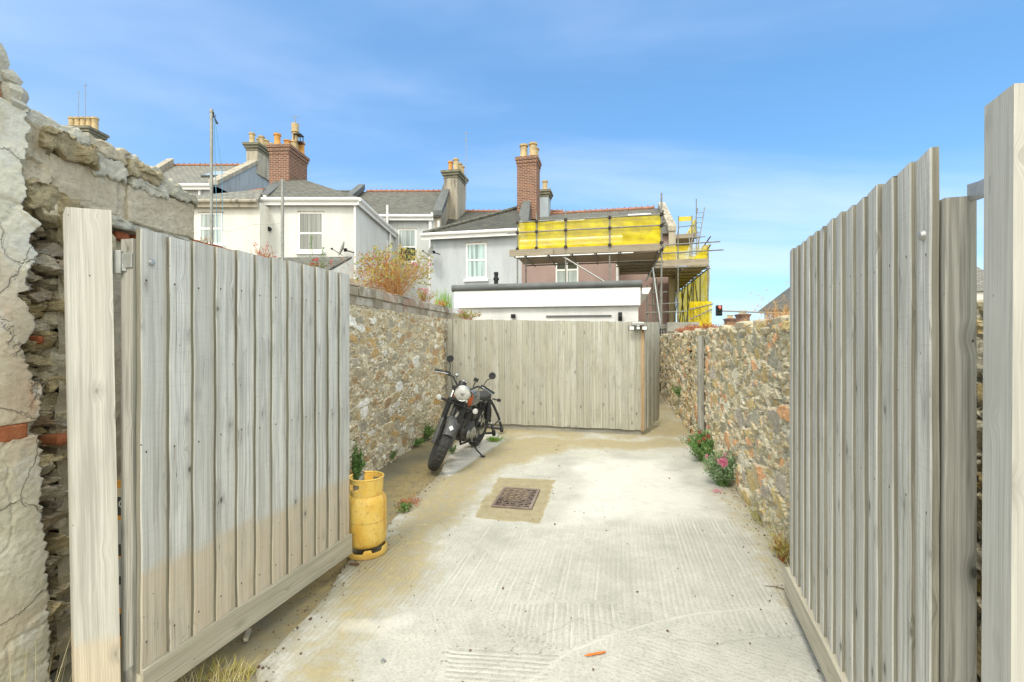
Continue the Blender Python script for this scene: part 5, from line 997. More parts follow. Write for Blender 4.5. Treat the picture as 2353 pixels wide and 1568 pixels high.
# ============================================================ SCAFFOLDING
def Q(v,u,z=0): return V*v+U*u+UP*z
M['tube']=plain('scaffold_tube',(.22,.22,.195),.55,.35,.3,9); M['clampm']=plain('rusty_coupler',(.06,.05,.045),.7,.4,.3,20)
g=G('yellow_debris_net',.7,.2); dn=g.sep(g.att('dn')); wv=g.noise(g.pos(),3,4); g.col(g.mix(g.rng(wv,.35,.7),(.93,.68,.01),(.98,.84,.06)))
tr=g.n('ShaderNodeBsdfTransparent'); tl_=g.n('ShaderNodeBsdfTranslucent'); tl_.inputs[0].default_value=(.98,.82,.05,1); mx=g.n('ShaderNodeMixShader'); mx.inputs[0].default_value=.45; g.t.links.new(g.b.outputs[0],mx.inputs[1]); g.t.links.new(tl_.outputs[0],mx.inputs[2])
m2_=g.n('ShaderNodeMixShader'); g.put(g.ma('ADD',dn[0],g.rng(wv,.4,.7,-.1,.12),cl=True),m2_.inputs[0]); g.t.links.new(tr.outputs[0],m2_.inputs[1]); g.t.links.new(mx.outputs[0],m2_.inputs[2]); g.t.links.new(m2_.outputs[0],g.o.inputs[0]); M['net']=g.m
g=G('underside_board',.9,.1); t=g.att(); n=g.noise(g.mul(t,(2,40,1)),1,4); g.col(g.mix(g.rng(n,.3,.7),(.12,.10,.07),(.22,.18,.13))); M['deck']=g.m
sf=thing('scaffolding','steel tube scaffolding with plank decks and yellow debris netting around the pink house','scaffolding',Q(-3.45,16.2))
UF=16.2
def tb(name,a,b_,r=.025,par=sf,mt='tube'): b=MB(); b.tube([a,b_],r,8); return b.build(name,M[mt],par)
def vpx(px,u): # v of a point on the line u=const seen at column px
    p=meet(U*u,V,px); return p.dot(V)
def zpy(py,v,u): return EYE+(CY-py)/F*Q(v,u).y
def clamp(p): b=MB(); b.box(p,.1,.1,.08); b.build('coupler',M['clampm'],sf)
vl=vpx(1189,UF); vr=vpx(1520,UF)
for px_,yt,yb in ((1189,507,None),(1233,490,593),(1300,484,None),(1401,496,None),(1520,444,None)):
    v=vpx(px_,UF); tb('standard',Q(v,UF,0 if yb is None else zpy(yb,v,UF)),Q(v,UF,zpy(yt,v,UF)),.03 if px_==1520 else .026)
    for z in (5.73,5.37,4.80): clamp(Q(v,UF-.03,z))
for z,e0,e1 in ((5.73,-.05,.1),(5.37,-.35,.12)): tb('guard_rail',Q(vl+e0,UF-.045,z),Q(vr+e1,UF-.045,z),.024)
tb('ledger',Q(vl-.05,UF-.05,4.50),Q(vr-.9,UF-.05,4.50),.027,mt='galv'); tb('ledger',Q(vl,UF+1.6,4.46),Q(vr,UF+1.6,4.46))
for v in (vl+.3,vl+1.1,vl+1.9,vl+2.7,vl+3.5,vr-.1): tb('transom',Q(v,UF-.25,4.47),Q(v,UF+(1.9 if v<-.3 else 5.4),4.47),.025); clamp(Q(v,UF-.05,4.5))
a=meet(U*UF,V,1292); c=meet(U*(UF-.1),V,1395); tb('brace',Vector((a.x,a.y,zpy(589,a.dot(V),UF))),Vector((c.x,c.y,zpy(652,c.dot(V),UF))),.027,mt='galv')
for (x0,x1,y0,y1) in ((1190,1213,592,598),):
    tb('brace',Q(vl+.3,UF,4.4),Q(vl+.05,UF+1.4,1.5))
# decks: planks side by side, running along V
def deck(v0,v1,u0,u1,z,mt='deck',along='V'):
    b=MB(); w_=.225
    if along=='V':
        n=int((u1-u0)/(w_+.012))
        for i in range(n):
            u=u0+i*(w_+.012); e=random.uniform(-.06,.06); r=random.random(); o=Q(v0+e,u,z+random.uniform(0,.008)); wbox(b,o,U*w_,UP*.038,V*(v1-v0+random.uniform(-.05,.05)),r)
    else:
        n=int((v1-v0)/(w_+.012))
        for i in range(n):
            v=v0+i*(w_+.012); e=random.uniform(-.06,.06); r=random.random(); o=Q(v,u0+e,z+random.uniform(0,.008)); wbox(b,o,V*w_,UP*.038,U*(u1-u0),r)
    return b.build('plank_deck',M['wood_plank'],sf)
deck(vl-.1,vr,UF+.05,UF+1.75,4.52); deck(-.05,vr,UF+1.76,UF+5.3,4.52)
for i in range(5): tb('transom',Q(-.1,UF+1.9+i*.75,4.47),Q(vr+.25,UF+1.9+i*.75,4.47),.025)
b=MB(); wbox(b,Q(vl-.28,UF-.02,4.56),U*.038,UP*.225,V*(vr-vl+.26),.4); b.build('toe_board',M['wood_plank'],sf); b=MB(); wbox(b,Q(vl-.28,UF-.065,4.535),U*.038,UP*.23,V*1.55,.9); b.build('toe_board',M['wood_plank'],sf)
for z in (5.73,5.37,4.57):  # slanted tube ends at the right corner
    tb('return_rail',Q(vr+.03,UF-.35,z+.05),Q(vr+.03,UF+3.7,z-.02),.026); clamp(Q(vr,UF,z))
def net(v0,v1,u0,u1,z0,z1,dens,nx=90,nz_=22,amp=.035,k=0,name='debris_net',sag=.04):
    s=np.linspace(0,1,nx)[:,None]; t=np.linspace(0,1,nz_)[None,:]; v=v0+(v1-v0)*s+0*t; u=u0+(u1-u0)*s+0*t
    zb=z0 if not callable(z0) else z0(s); zt=z1 if not callable(z1) else z1(s)
    zb=zb+sag*(fbm(s*7,s*0,k+4,3)-.5); z=zb+(zt-zb)*t
    w_=amp*(fbm(s*9+t*1.5,t*2.2,k,4)-.5)*2+amp*.25*np.sin((s*5+t*3+fbm(s*3,t*2,k+2)*2)*6); nv,nu=(0,1) if abs(v1-v0)>abs(u1-u0) else (1,0)
    v=v+nv*w_; u=u+nu*w_; P=np.stack([V.x*v+U.x*u,V.y*v+U.y*u,z+0*v],-1); d=dens(s+0*t,t+0*s,P); d=np.clip(d,0,.97)
    return grid_mesh(name,P,M['net'],sf,atts={'dn':np.stack([d,d,d],-1)})
def dens1(s,t,P):
    px=CX+F*P[...,0]/P[...,1]; d=.70+.10*fbm(s*6,t*3,5)
    d=np.maximum(d,.93*sstep(.24,.14,t)); d=np.maximum(d,.9*((px>1212)&(px<1234))); d=np.maximum(d,.8*(px<1203))
    d=np.maximum(d,.95*sstep(-.02,.03,(px-1519)/52+ (1-t)*.95)); dg_=np.abs((px-1255)/210-(1-t)*1.0); d=np.maximum(d,.85*sstep(.09,.03,dg_)); return d
net(vl-.02,vr,UF+.04,UF+.04,4.76,5.72,dens1,150,26)
# second lift beyond, along the side of the house
US=20.0; v0=vr; v1=3.5
for px_,yt in ((1558,530),(1627,582)):
    v=vpx(px_,US); tb('standard',Q(v,US,0),Q(v,US,zpy(yt,v,US)),.027)
for z,e in ((5.45,.55),(5.12,.7)): tb('guard_rail',Q(v0-.05,US-.04,z-.02),Q(v1+e*.8,US-.04,z+.04),.026); tb('return_rail',Q(v1-.02,US-.6,z+.15),Q(v1-.02,US+2,z-.02),.026)
b=MB(); wbox(b,Q(v0-.1,US-.03,4.58),U*.038,UP*.26,V*(v1-v0+.12),.55); b.build('toe_board',M['wood_plank'],sf)
deck(v0,v1,US,US+2.9,4.52); deck(2.36,v1,US+2.95,US+12,4.52)
for i in range(11): tb('transom',Q(v0 if i<3 else 2.3,US+.2+i*1.05,4.47),Q(v1+.12,US+.2+i*1.05,4.47),.025)
tb('ledger',Q(v1,US-.2,4.43),Q(v1,US+12,4.43)); tb('ledger',Q(2.5,US-.2,4.43),Q(2.5,US+12,4.43))
for i in range(1,7): tb('standard',Q(v1,US+1.9*i,0),Q(v1,US+1.9*i,5.5)); tb('standard',Q(2.5,US+1.9*i+.3,0),Q(2.5,US+1.9*i+.3,4.5))
for i in range(4): tb('brace',Q(v1,US+1+2.4*i,1.2),Q(v1,US+3.4+2.4*i,4.4),.024); tb('brace',Q(2.55,US+1+2.4*i,.6),Q(3.3,US+2.6+2.4*i,4.4),.024)
net(vr+.04,v1,US+.04,US+.04,4.84,lambda s:5.42-.03*s,lambda s,t,P:np.maximum(.82-.35*sstep(.55,.7,s)*sstep(.9,.75,s),.93*sstep(.0,.1,s-.62-t*.36)*1.0)*np.where((s>.66)&(s<.9)&(t>(s-.6)*2.6),.45,1),70,20,k=7)
net(v1+.04,v1+.04,US,US+12,4.6,5.45,lambda s,t,P:.8+0*s,60,14,k=9)
net(v1+.06,v1+.06,US+.1,US+11,.6,4.5,lambda s,t,P:.95+.03*fbm(s*5,t*2,3),90,30,.08,k=12)
net(v1-.0,2.9,US+11,US+11.2,.5,4.4,lambda s,t,P:.93+0*s,20,14,k=15)
def d3(s,t,P):
    d=.62+.1*fbm(s*4,t*3,8)+0*s; d=np.maximum(d,.95*(t<.2)); d=np.maximum(d,.95*(t>.78)); d=np.where((t>.28)&(t<.72)&(s<.75)&(np.sin(s*40)>.1),.45,d); return d
a3=vpx(1584,US-.15); net(a3,v1+.1,US-.15,US-.2,zpy(752,3,US),zpy(694,3,US),d3,60,30,.05,k=20,sag=.1)
tb('guard_rail',Q(a3,US-.2,zpy(712,3,US)),Q(v1+.15,US-.2,zpy(700,3,US)),.022); tb('brace',Q(a3,US-.25,zpy(735,3,US)),Q(v1+.1,US-.25,zpy(712,3,US)),.022)
# top platform
u3=24.1; d_v0=vpx(1537,u3); d_v1=vpx(1600,u3); zt=zpy(549,3,u3); deck(d_v0,d_v1,u3,u3+3.5,zt); b=MB(); wbox(b,Q(d_v0,u3-.03,zt+.02),U*.038,UP*.2,V*(d_v1-d_v0),.2); b.build('toe_board',M['wood_plank'],sf)
for px_,yt in ((1530,503),(1559,497),(1600,457),(1590,496)): v=vpx(px_,u3); tb('standard',Q(v,u3,0 if px_!=1559 else zt),Q(v,u3,zpy(yt,v,u3)),.024)
tb('guard_rail',Q(vpx(1557,u3),u3,zpy(522,3,u3)),Q(vpx(1600,u3),u3,zpy(519,3,u3)),.022); tb('ledger',Q(vpx(1583,u3),u3-.3,zpy(551,3,u3)),Q(vpx(1618,u3),u3-.3,zpy(549,3,u3)),.022)
net(vpx(1559,u3),vpx(1592,u3),u3+.03,u3+.03,zpy(509,3,u3),zpy(498,3,u3),lambda s,t,P:.95+0*s,20,6,.02,k=3,sag=.02)
net(vpx(1559,u3),vpx(1600,u3),u3+.03,u3+.03,zpy(549,3,u3),lambda s:zpy(540,3,u3)+(zpy(505,3,u3)-zpy(540,3,u3))*sstep(.35,.95,s),lambda s,t,P:.93+0*s,40,12,.03,k=5,sag=.02)
def ladder(a,c,wd):
    b=MB(); s=V*wd; b.tube([a,c],.025,6); b.tube([a+s,c+s],.025,6); n=int((c-a).length/.27)
    for i in range(1,n): p=a.lerp(c,i/n); b.tube([p,p+s],.016,5)
    return b.build('ladder',M['tube'],sf)
ladder(Q(vpx(1583,u3-.6),u3-.6,zpy(600,3,u3)),Q(vpx(1603,u3+.2),u3+.2,zpy(478,3,u3)),.32); ladder(Q(3.0,US+1.0,4.56),Q(3.0,US+1.6,6.3),.35)
# lower tubes right of the outbuilding
for px_,u,y0 in ((1487,17.6,655),(1501,18.6,602),(1509,19.2,640),(1517,17.2,660)):
    v=vpx(px_,u); tb('standard',Q(v,u,0),Q(v,u,zpy(y0,v,u)),.027)
for y0,y1,x0,x1,u in ((674,674,1488,1534,17.3),(702,699,1486,1560,18.2),(720,718,1482,1577,17.5)): tb('ledger',Q(vpx(x0,u),u,zpy(y0,0,u)),Q(vpx(x1,u),u,zpy(y1,0,u)),.024)
tb('brace',Q(vpx(1500,17),17,zpy(618,0,17)),Q(vpx(1524,16.6),16.6,zpy(790,0,16.6)),.027,mt='galv'); tb('brace',Q(vpx(1484,17),17,zpy(648,0,17)),Q(vpx(1532,18.5),18.5,zpy(560,1,18.5)),.026)
# garden wall and iron gate at the far end of the alley
gw=thing('garden_wall','grey block wall with timber capping below the scaffolding at the end of the alley','wall',Q(1.6,16.9)); b=MB(); b.slab(Q(vpx(1533,17.2),17.2,0),V*1.3,U*.2,UP*1.88); b.build('block_face',M['w_stained'],gw); b=MB(); wbox(b,Q(vpx(1533,17.2),17.15,1.9),U*.3,UP*.32,V*1.05,.3); b.build('timber_capping',M['wood_dark'],gw)
ig=thing('iron_gate','narrow dark iron gate at the far end of the alley','gate',at(1512,905,14.1)*1.0)
b=MB(); a=gp(1506,905); dd=V
for i in range(5): b.tube([a+dd*i*.07+UP*.05,a+dd*i*.07+UP*1.95],.014,6)
for z in (.1,1.0,1.93): b.tube([a+UP*z,a+dd*.28+UP*z],.016,6)
b.build('bars',M['black'],ig)

# ============================================================ MOTORCYCLE
M['m_black']=plain('satin_black_metal',(.036,.037,.039),.4,.1,.25,25); M['m_engine']=plain('dusty_engine_metal',(.085,.085,.082),.55,.4,.4,25); M['m_grey']=plain('grey_tank_paint',(.19,.20,.20),.22,.2,.25,8); M['m_fender']=plain('dark_mudguard_paint',(.085,.088,.088),.25,.1,.2,10); M['m_orange']=plain('orange_tank_stripe',(.55,.12,.04),.4)
M['lampglass']=plain('headlamp_glass',(.66,.68,.67),.08,.2,.1,30)
rear=Vector((-.575,7.2)); front=Vector((-.955,5.86)); hv=(front-rear).normalized(); psi=math.atan2(hv.y,hv.x); WB=1.40
mb_=thing('motorcycle','black and grey motorcycle with round headlamp leaning on its side stand by the stone wall','motorcycle',(rear.x,rear.y,.012),local=True,rot=(R(-12),0,psi))
RA=R(27); axd=Vector((-math.sin(RA),0,math.cos(RA))); axp=Vector((WB-.055,0,.335))
SM=Matrix.Translation(axp)@Matrix.Rotation(R(27),4,axd)@Matrix.Translation(-axp)
def S(b): b.v=[tuple(SM@Vector(v)) for v in b.v]; return b
def wheel(name,c,Rr,tw,steer):
    b=MB(); prof=[]; n=64
    k=12; ri=Rr-tw*.62
    vs=[];fs=[]
    sec=[(-tw*.36,ri-.01),(-tw*.5,ri+tw*.12),(-tw*.52,ri+tw*.33),(-tw*.38,Rr-.012),(-tw*.2,Rr-.002),(0,Rr),(tw*.2,Rr-.002),(tw*.38,Rr-.012),(tw*.52,ri+tw*.33),(tw*.5,ri+tw*.12),(tw*.36,ri-.01)]
    m=len(sec)
    for i in range(n*2):
        an=2*math.pi*i/(n*2)
        for j,(y,r) in enumerate(sec):
            q=0
            if 3<=j<=7: q=-.008 if ((i//2+ (1 if j in(3,5,7) else 0))%3==0 and (i%4<2 or j==5)) else 0
            vs.append((c[0]+(r+q)*math.cos(an),c[1]+y,c[2]+(r+q)*math.sin(an)))
    N=n*2; fs=[(i*m+j,i*m+j+1,((i+1)%N)*m+j+1,((i+1)%N)*m+j) for i in range(N) for j in range(m-1)]
    b.add(vs,fs,0); 
    if steer: S(b)
    t=b.build(name,M['rubber'],mb_)
    b=MB(); b.lathe([(ri+.004,-tw*.36),(ri-.012,-tw*.34),(ri-.018,-tw*.1),(ri-.018,tw*.1),(ri-.012,tw*.34),(ri+.004,tw*.36)],c,(0,1,0),48); b.lathe([(0,-.06),(.03,-.06),(.03,-.04),(.045,-.035),(.045,.035),(.03,.04),(.03,.06),(0,.06)],c,(0,1,0),20)
    if steer: S(b)
    b.build('rim',M['m_black'],t)
    b=MB()
    for i in range(32):
        a0=2*math.pi*i/32; a1=a0+(.35 if i%2 else -.35); y=.03 if i%4<2 else -.03
        b.tube([(c[0]+.042*math.cos(a1),c[1]+y,c[2]+.042*math.sin(a1)),(c[0]+(ri-.015)*math.cos(a0),c[1],c[2]+(ri-.015)*math.sin(a0))],.0022,4,cap=False)
    if steer: S(b)
    b.build('spokes',M['chrome'],t)
    b=MB(); b.lathe([(.06,.068),(.135,.068),(.135,.072),(.06,.072)],c,(0,1,0),32)
    if steer: S(b)
    b.build('brake_disc',M['galv'],t); return t
AX=Vector((WB,0,.335)); wheel('front_wheel',AX,.335,.12,True); wheel('rear_wheel',Vector((0,0,.325)),.325,.125,False)
def along(y,l,off=0): return AX+axd*l+Vector((off*math.cos(RA),y,off*math.sin(RA)))
for s in (1,-1):
    b=MB(); b.tube([along(s*.1,-.03),along(s*.1,.05),along(s*.1,.33)],[.026,.034,.03],12); b.tube([along(s*.075,0),along(s*.135,0)],.018,8); S(b); fl=b.build('fork_leg',M['m_fender'],mb_)
    b=MB(); pr=[]; n=22
    for i in range(n+1): pr.append((.031+(.007 if i%2 else 0),.31+.21*i/n))
    b.lathe(pr,AX+Vector((0,s*.1,0)),axd,14); S(b); b.build('fork_gaiter',M['m_black'],fl)
    b=MB(); b.tube([along(s*.1,.52),along(s*.1,.74)],.021,12); S(b); b.build('stanchion',M['chrome'],fl)
b=MB()
for l,h_ in ((.57,.04),(.73,.035)): b.box(along(0,l),.09,.27,h_,Y=Vector((0,1,0)),Z=axd,X=Vector((math.cos(RA),0,math.sin(RA))))
b.tube([axp+axd*.35,axp+axd*.72],.03,12); S(b); b.build('yoke',M['m_black'],mb_,bevel=.01)
# mudguard
vs=[];n=24;m=8
for i in range(n+1):
    an=R(38)+R(118)*i/n
    for j in range(m+1):
        y=-.07+.14*j/m; r=.358+.012*math.cos(y/.07*1.4)-.03*(abs(y)/.07)**3; vs.append((AX.x+r*math.cos(an),y,AX.z+r*math.sin(an)))
b=MB(); b.add(vs,[(i*(m+1)+j,(i+1)*(m+1)+j,(i+1)*(m+1)+j+1,i*(m+1)+j+1) for i in range(n) for j in range(m)],0,smooth=True)
for s in (1,-1):
    for an in (70,115): b.tube([(AX.x+.35*math.cos(R(an)),s*.066,AX.z+.35*math.sin(R(an))),along(s*.1,.22 if an==115 else .18)],.007,6)
S(b); fg=b.build('front_mudguard',M['m_fender'],mb_)
M['badge']=plain('white_diamond_badge',(.8,.8,.8),.3); b=MB(); r=.374
def fp(an,y): return (AX.x+r*math.cos(R(an)),y,AX.z+r*math.sin(R(an)))
b.poly([fp(47,0),fp(53,.03),fp(59,0),fp(53,-.03)]); S(b); b.build('badge',M['badge'],fg)
# headlamp
hc=along(0,.655,.17); hd_=Vector((.99,0,-.12)).normalized(); b=MB(); b.lathe([(0,-.12),(.05,-.115),(.085,-.08),(.1,-.02),(.104,.0),(.104,.02),(.098,.026),(.09,.024)],hc,hd_,32); b.tube([hc+Vector((-.03,-.13,0)),hc+Vector((-.03,.13,0))],.012,8); S(b); hl=b.build('headlamp',M['m_black'],mb_)
b=MB(); b.lathe([(.104,.018),(.106,.024),(.100,.032),(.093,.028)],hc,hd_,32); S(b); b.build('headlamp_rim',M['chrome'],hl); b=MB(); b.lathe([(.096,.024),(.07,.038),(.035,.044),(0,.046)],hc,hd_,32); S(b); b.build('headlamp_lens',M['lampglass'],hl); b=MB(); b.lathe([(.026,.046),(.02,.05),(0,.052)],hc,hd_,16); S(b); b.build('bulb_shield',M['galv'],hl)
for s in (1,-1):
    c=along(s*.25,.53,.03); b=MB(); b.tube([along(s*.1,.53,.01),c],[.020,.014],10); b.lathe([(0,-.05),(.028,-.04),(.036,.0),(.036,.012)],c,Vector((1,0,0)),16); S(b); il=b.build('indicator',M['m_black'],mb_); b=MB(); b.lathe([(.036,.012),(.03,.022),(0,.026)],c,Vector((1,0,0)),16); S(b); b.build('lens',M['lampglass'],il)
b=MB(); b.tube([along(-.26,.53,.02),along(.26,.53,.02)],.013,8); S(b); b.build('indicator_bar',M['m_black'],mb_)
# handlebar
def hb(x,y,z): return along(0,.76)+Vector((x,y,z))
pts=[hb(-.10,-.41,.07),hb(-.06,-.28,.10),hb(-.01,-.17,.09),hb(.02,-.08,.01),hb(.02,0,.0),hb(.02,.08,.01),hb(-.01,.17,.09),hb(-.06,.28,.10),hb(-.10,.41,.07)]
b=MB(); b.tube(pts,.012,10); b.box(hb(.02,0,-.0),.05,.12,.05); S(b); hbm=b.build('handlebar',M['m_black'],mb_)
for s in (1,-1):
    b=MB(); b.tube([hb(-.058,s*.275,.10),hb(-.103,s*.42,.069)],[.019,.018],12); S(b); b.build('grip',M['rubber'],hbm)
    b=MB(); b.tube([hb(-.04,s*.22,.10),hb(.0,s*.26,.10),hb(-.01,s*.33,.085),hb(-.045,s*.42,.055)],[.007,.007,.006,.007],8); S(b); b.build('brake_lever' if s<0 else 'clutch_lever',M['chrome'],hbm)
    b=MB(); b.box(hb(-.05,s*.245,.10),.05,.06,.045); b.tube([hb(-.05,s*.24,.11),hb(-.08,s*.26,.2),hb(-.07,s*.30,.25)],.006,6); S(b); b.build('switch_block',M['m_black'],hbm)
    b=MB(); mc=hb(-.065,s*.30,.285); b.lathe([(0,-.02),(.03,-.016),(.044,-.004),(.047,.006),(.04,.012),(0,.008)],mc,Vector((1,s*-.1,.1)),20); S(b); mi_=b.build('mirror',M['m_black'],mb_)
    b=MB(); b.lathe([(.04,-.0165),(0,-.0215)],mc,Vector((1,s*-.1,.1)),20); S(b); b.build('mirror_glass',M['chrome'],mi_)
b=MB(); ic=hb(.03,-.03,.05); b.lathe([(0,-.06),(.045,-.05),(.052,0),(.052,.03),(.046,.035)],ic,Vector((-.5,0,.86)),20); S(b); ins=b.build('speedometer',M['m_black'],mb_); b=MB(); b.lathe([(.052,.026),(.055,.034),(.05,.040),(0,.041)],ic,Vector((-.5,0,.86)),20); S(b); b.build('dial_rim',M['chrome'],ins)
b=MB(); p=hb(.0,-.14,.11); b.tube([hb(.0,-.13,.06),p],.014,8); b.rock(p+UP*.02,.03,0,sq=(1,1,.8)); S(b); b.build('fluid_reservoir',M['galv'],mb_); b=MB(); p=hb(-.03,.12,.13); b.tube([hb(-.01,.12,.06),p],.008,6); b.box(p+UP*.03,.03,.06,.045); S(b); b.build('phone_holder',M['m_black'],mb_)
# cables
b=MB()
for s in (1,-1): b.tube([hb(-.03,s*.22,.10),hb(.09,s*.18,.05),hb(.10,s*.07,-.1),hb(.0,s*.05,-.25)],.005,6)
S(b); b.build('cables',M['rubber'],mb_)
# tank, seat, body
def blob(sections,n=20):
    # sections: (x, zc, half width, half height, power)
    b=MB(); vs=[]
    for x,zc_,w_,h_,p in sections:
        for j in range(n):
            a=2*math.pi*j/n; ca,sa=math.cos(a),math.sin(a); vs.append((x,w_*math.copysign(abs(ca)**p,ca),zc_+h_*math.copysign(abs(sa)**p,sa)))
    m=len(sections); fs=[(i*n+j,(i+1)*n+j,(i+1)*n+(j+1)%n,i*n+(j+1)%n) for i in range(m-1) for j in range(n)]+[tuple(range(n)),tuple(range((m-1)*n,m*n))[::-1]]; b.add(vs,fs,0,smooth=True); return b
tk=blob([(1.02,.86,.03,.04,.8),(1.0,.86,.08,.08,.75),(.93,.865,.15,.115,.7),(.8,.865,.175,.12,.65),(.66,.855,.155,.105,.65),(.56,.845,.10,.075,.7),(.52,.84,.05,.04,.8)]).build('fuel_tank',M['m_grey'],mb_)
b=MB(); b.lathe([(.0,.03),(.03,.03),(.034,0)],(.8,0,.965),(0,0,1),16); b.build('filler_cap',M['chrome'],tk)
blob([(.985,.865,.105,.095,.75),(.96,.866,.134,.109,.72),(.935,.867,.151,.118,.71)]).build('tank_stripe',M['m_orange'],tk)
blob([(.54,.83,.05,.03,.8),(.5,.82,.10,.04,.7),(.3,.80,.12,.04,.65),(.05,.80,.11,.04,.65),(-.12,.81,.08,.035,.7),(-.17,.81,.04,.02,.8)]).build('seat',M['rubber'],mb_)
b=MB(); hd0=axp+axd*.66; hd1=axp+axd*.38
b.tube([hd0,Vector((.75,0,.78)),Vector((.3,0,.76)),Vector((-.1,0,.80))],.02,8)
for s in (1,-1):
    b.tube([hd1,Vector((.98,s*.06,.45)),Vector((.90,s*.09,.24)),Vector((.55,s*.1,.22)),Vector((.42,s*.1,.45)),Vector((.42,s*.1,.75)),Vector((.0,s*.1,.78))],.016,8)
    b.tube([Vector((.45,s*.1,.35)),Vector((0,s*.1,.325))],.022,8); b.tube([Vector((.03,s*.12,.36)),Vector((.12,s*.12,.75))],.016,8)
b.build('frame',M['m_black'],mb_)
b=MB()
for s in (1,-1):
    pr=[(.03+(.012 if i%2 else 0),.05+.27*i/20) for i in range(21)]; b.lathe(pr,(.02,s*.12,.40),Vector((.25,0,1)),10)
b.build('shock_absorbers',M['m_black'],mb_)
en=blob([(.50,.40,.06,.08,.7),(.54,.39,.12,.14,.6),(.66,.36,.14,.13,.6),(.78,.36,.13,.12,.6),(.86,.37,.06,.07,.8)]).build('engine',M['m_engine'],mb_)
b=MB(); cdir=Vector((.25,0,.97)).normalized()
for i in range(9): b.box(Vector((.74,0,.48))+cdir*(.022*i),.19,.17 if i<6 else .2,.009,X=Vector((.97,0,-.25)),Z=cdir)
b.lathe([(0,0),(.07,0),(.07,.2),(0,.2)],Vector((.74,0,.47)),cdir,16); b.box(Vector((.79,0,.70)),.16,.16,.07); b.build('cylinder_block',M['m_engine'],en,bevel=.002)
b=MB(); b.lathe([(0,.03),(.06,.028),(.085,.01),(.09,0)],(.62,.135,.35),(0,1,0),20); b.build('engine_cover',M['galv_dull'],en); b=MB(); b.lathe([(0,.03),(.04,.028),(.055,.01),(.06,0)],(.78,.125,.36),(0,1,0),20); b.build('engine_cover',M['galv_dull'],en); b=MB(); b.lathe([(0,.03),(.06,.028),(.085,.01),(.09,0)],(.64,-.135,.35),(0,-1,0),20); b.build('engine_cover',M['galv_dull'],en)
b=MB(); b.tube([(.83,-.03,.66),(.95,-.05,.55),(.94,-.1,.32),(.75,-.15,.2),(.4,-.16,.22)],[.021,.021,.021,.021,.024],10); b.tube([(.4,-.16,.22),(.3,-.165,.25),(-.1,-.175,.33)],[.03,.045,.045],12); b.build('exhaust',M['galv_dull'],mb_)
b=MB(); b.box((.5,0,.6),.22,.2,.17); b.build('side_panel',M['m_black'],mb_,bevel=.03)
b=MB(); b.box((.93,0,.50),.03,.2,.2,Z=axd); b.build('oil_cooler',M['m_engine'],mb_,bevel=.005)
# side stand (rider's left = +y), reaching the ground on the low side
b=MB(); b.tube([(.52,.11,.24),(.56,.22,.12),(.60,.33,.075)],[.013,.011,.011],8); b.box((.615,.345,.078),.05,.06,.012); b.tube([(.50,.12,.26),(.52,.2,.16)],.006,6); b.build('side_stand',M['m_black'],mb_)
for s in (1,-1): b=MB(); b.tube([(.56,s*.12,.27),(.56,s*.25,.265)],.013,8); b.tube([(.56,s*.17,.266),(.56,s*.255,.265)],.019,8); b.build('footpeg',M['rubber'],mb_)
b=MB(); b.tube([(.60,.14,.3),(.72,.17,.27),(.76,.2,.28)],.008,6); b.build('gear_lever',M['galv'],mb_)
vs=[];n=16
for i in range(n+1):
    an=R(60)+R(120)*i/n
    for j in range(7): y=-.075+.15*j/6; r=.365-.02*(abs(y)/.075)**3; vs.append((r*math.cos(an),y,.325+r*math.sin(an)))
b=MB(); b.add(vs,[(i*7+j,(i+1)*7+j,(i+1)*7+j+1,i*7+j+1) for i in range(n) for j in range(6)],0,smooth=True); b.build('rear_mudguard',M['m_fender'],mb_)
for s in (1,-1): b=MB(); b.tube([(-.12,s*.1,.74),(-.13,s*.19,.74)],.012,8); b.rock((-.14,s*.2,.74),.026,0); b.build('rear_indicator',M['m_black'],mb_)
# stand behind the motorcycle
zz_=lambda x,y,Y:at((1600+x*.2552)*.6128,(1380+y*.2552)*.6128,Y)
ms=thing('motorcycle_stand','black tubular stand with two small wheels behind the motorcycle, against the board fence','stand',(-.2,8.2,0)); b=MB()
A1=[zz_(925,455,8.0),zz_(985,560,8.05),zz_(1040,680,8.1),zz_(1075,780,8.1),zz_(1100,900,8.12)]; A2=[zz_(880,470,7.9),zz_(890,600,7.85),zz_(905,700,7.8),zz_(945,820,7.75),zz_(985,955,7.7)]
b.tube(A1,.022,10); b.tube(A2,.02,10); b.tube([A1[0],A2[0]],.02,8); b.tube([zz_(1065,765,8.1),zz_(960,870,7.75)],.012,6); b.tube([zz_(940,800,7.75),zz_(830,940,7.9)],.012,6); b.tube([A1[4],zz_(740,850,8.2)],.02,8); b.tube([A2[4],zz_(740,970,7.6)],.02,8); b.tube([zz_(740,850,8.2),zz_(740,970,7.6)],.018,8); b.build('frame',M['m_black'],ms)
for c in (A1[4],A2[4]): b=MB(); b.lathe([(0,-.02),(.05,-.02),(.055,-.012),(.055,.012),(.05,.02),(0,.02)],c,Vector((.9,.3,0)),18); b.build('wheel',M['rubber'],ms)
b=MB()
for c,d in ((A1[3],A1[4]),(A2[3],A2[4])): b.tube([c.lerp(d,-.15),c.lerp(d,.05)],.024,8)
b.build('silver_bands',M['galv'],ms)

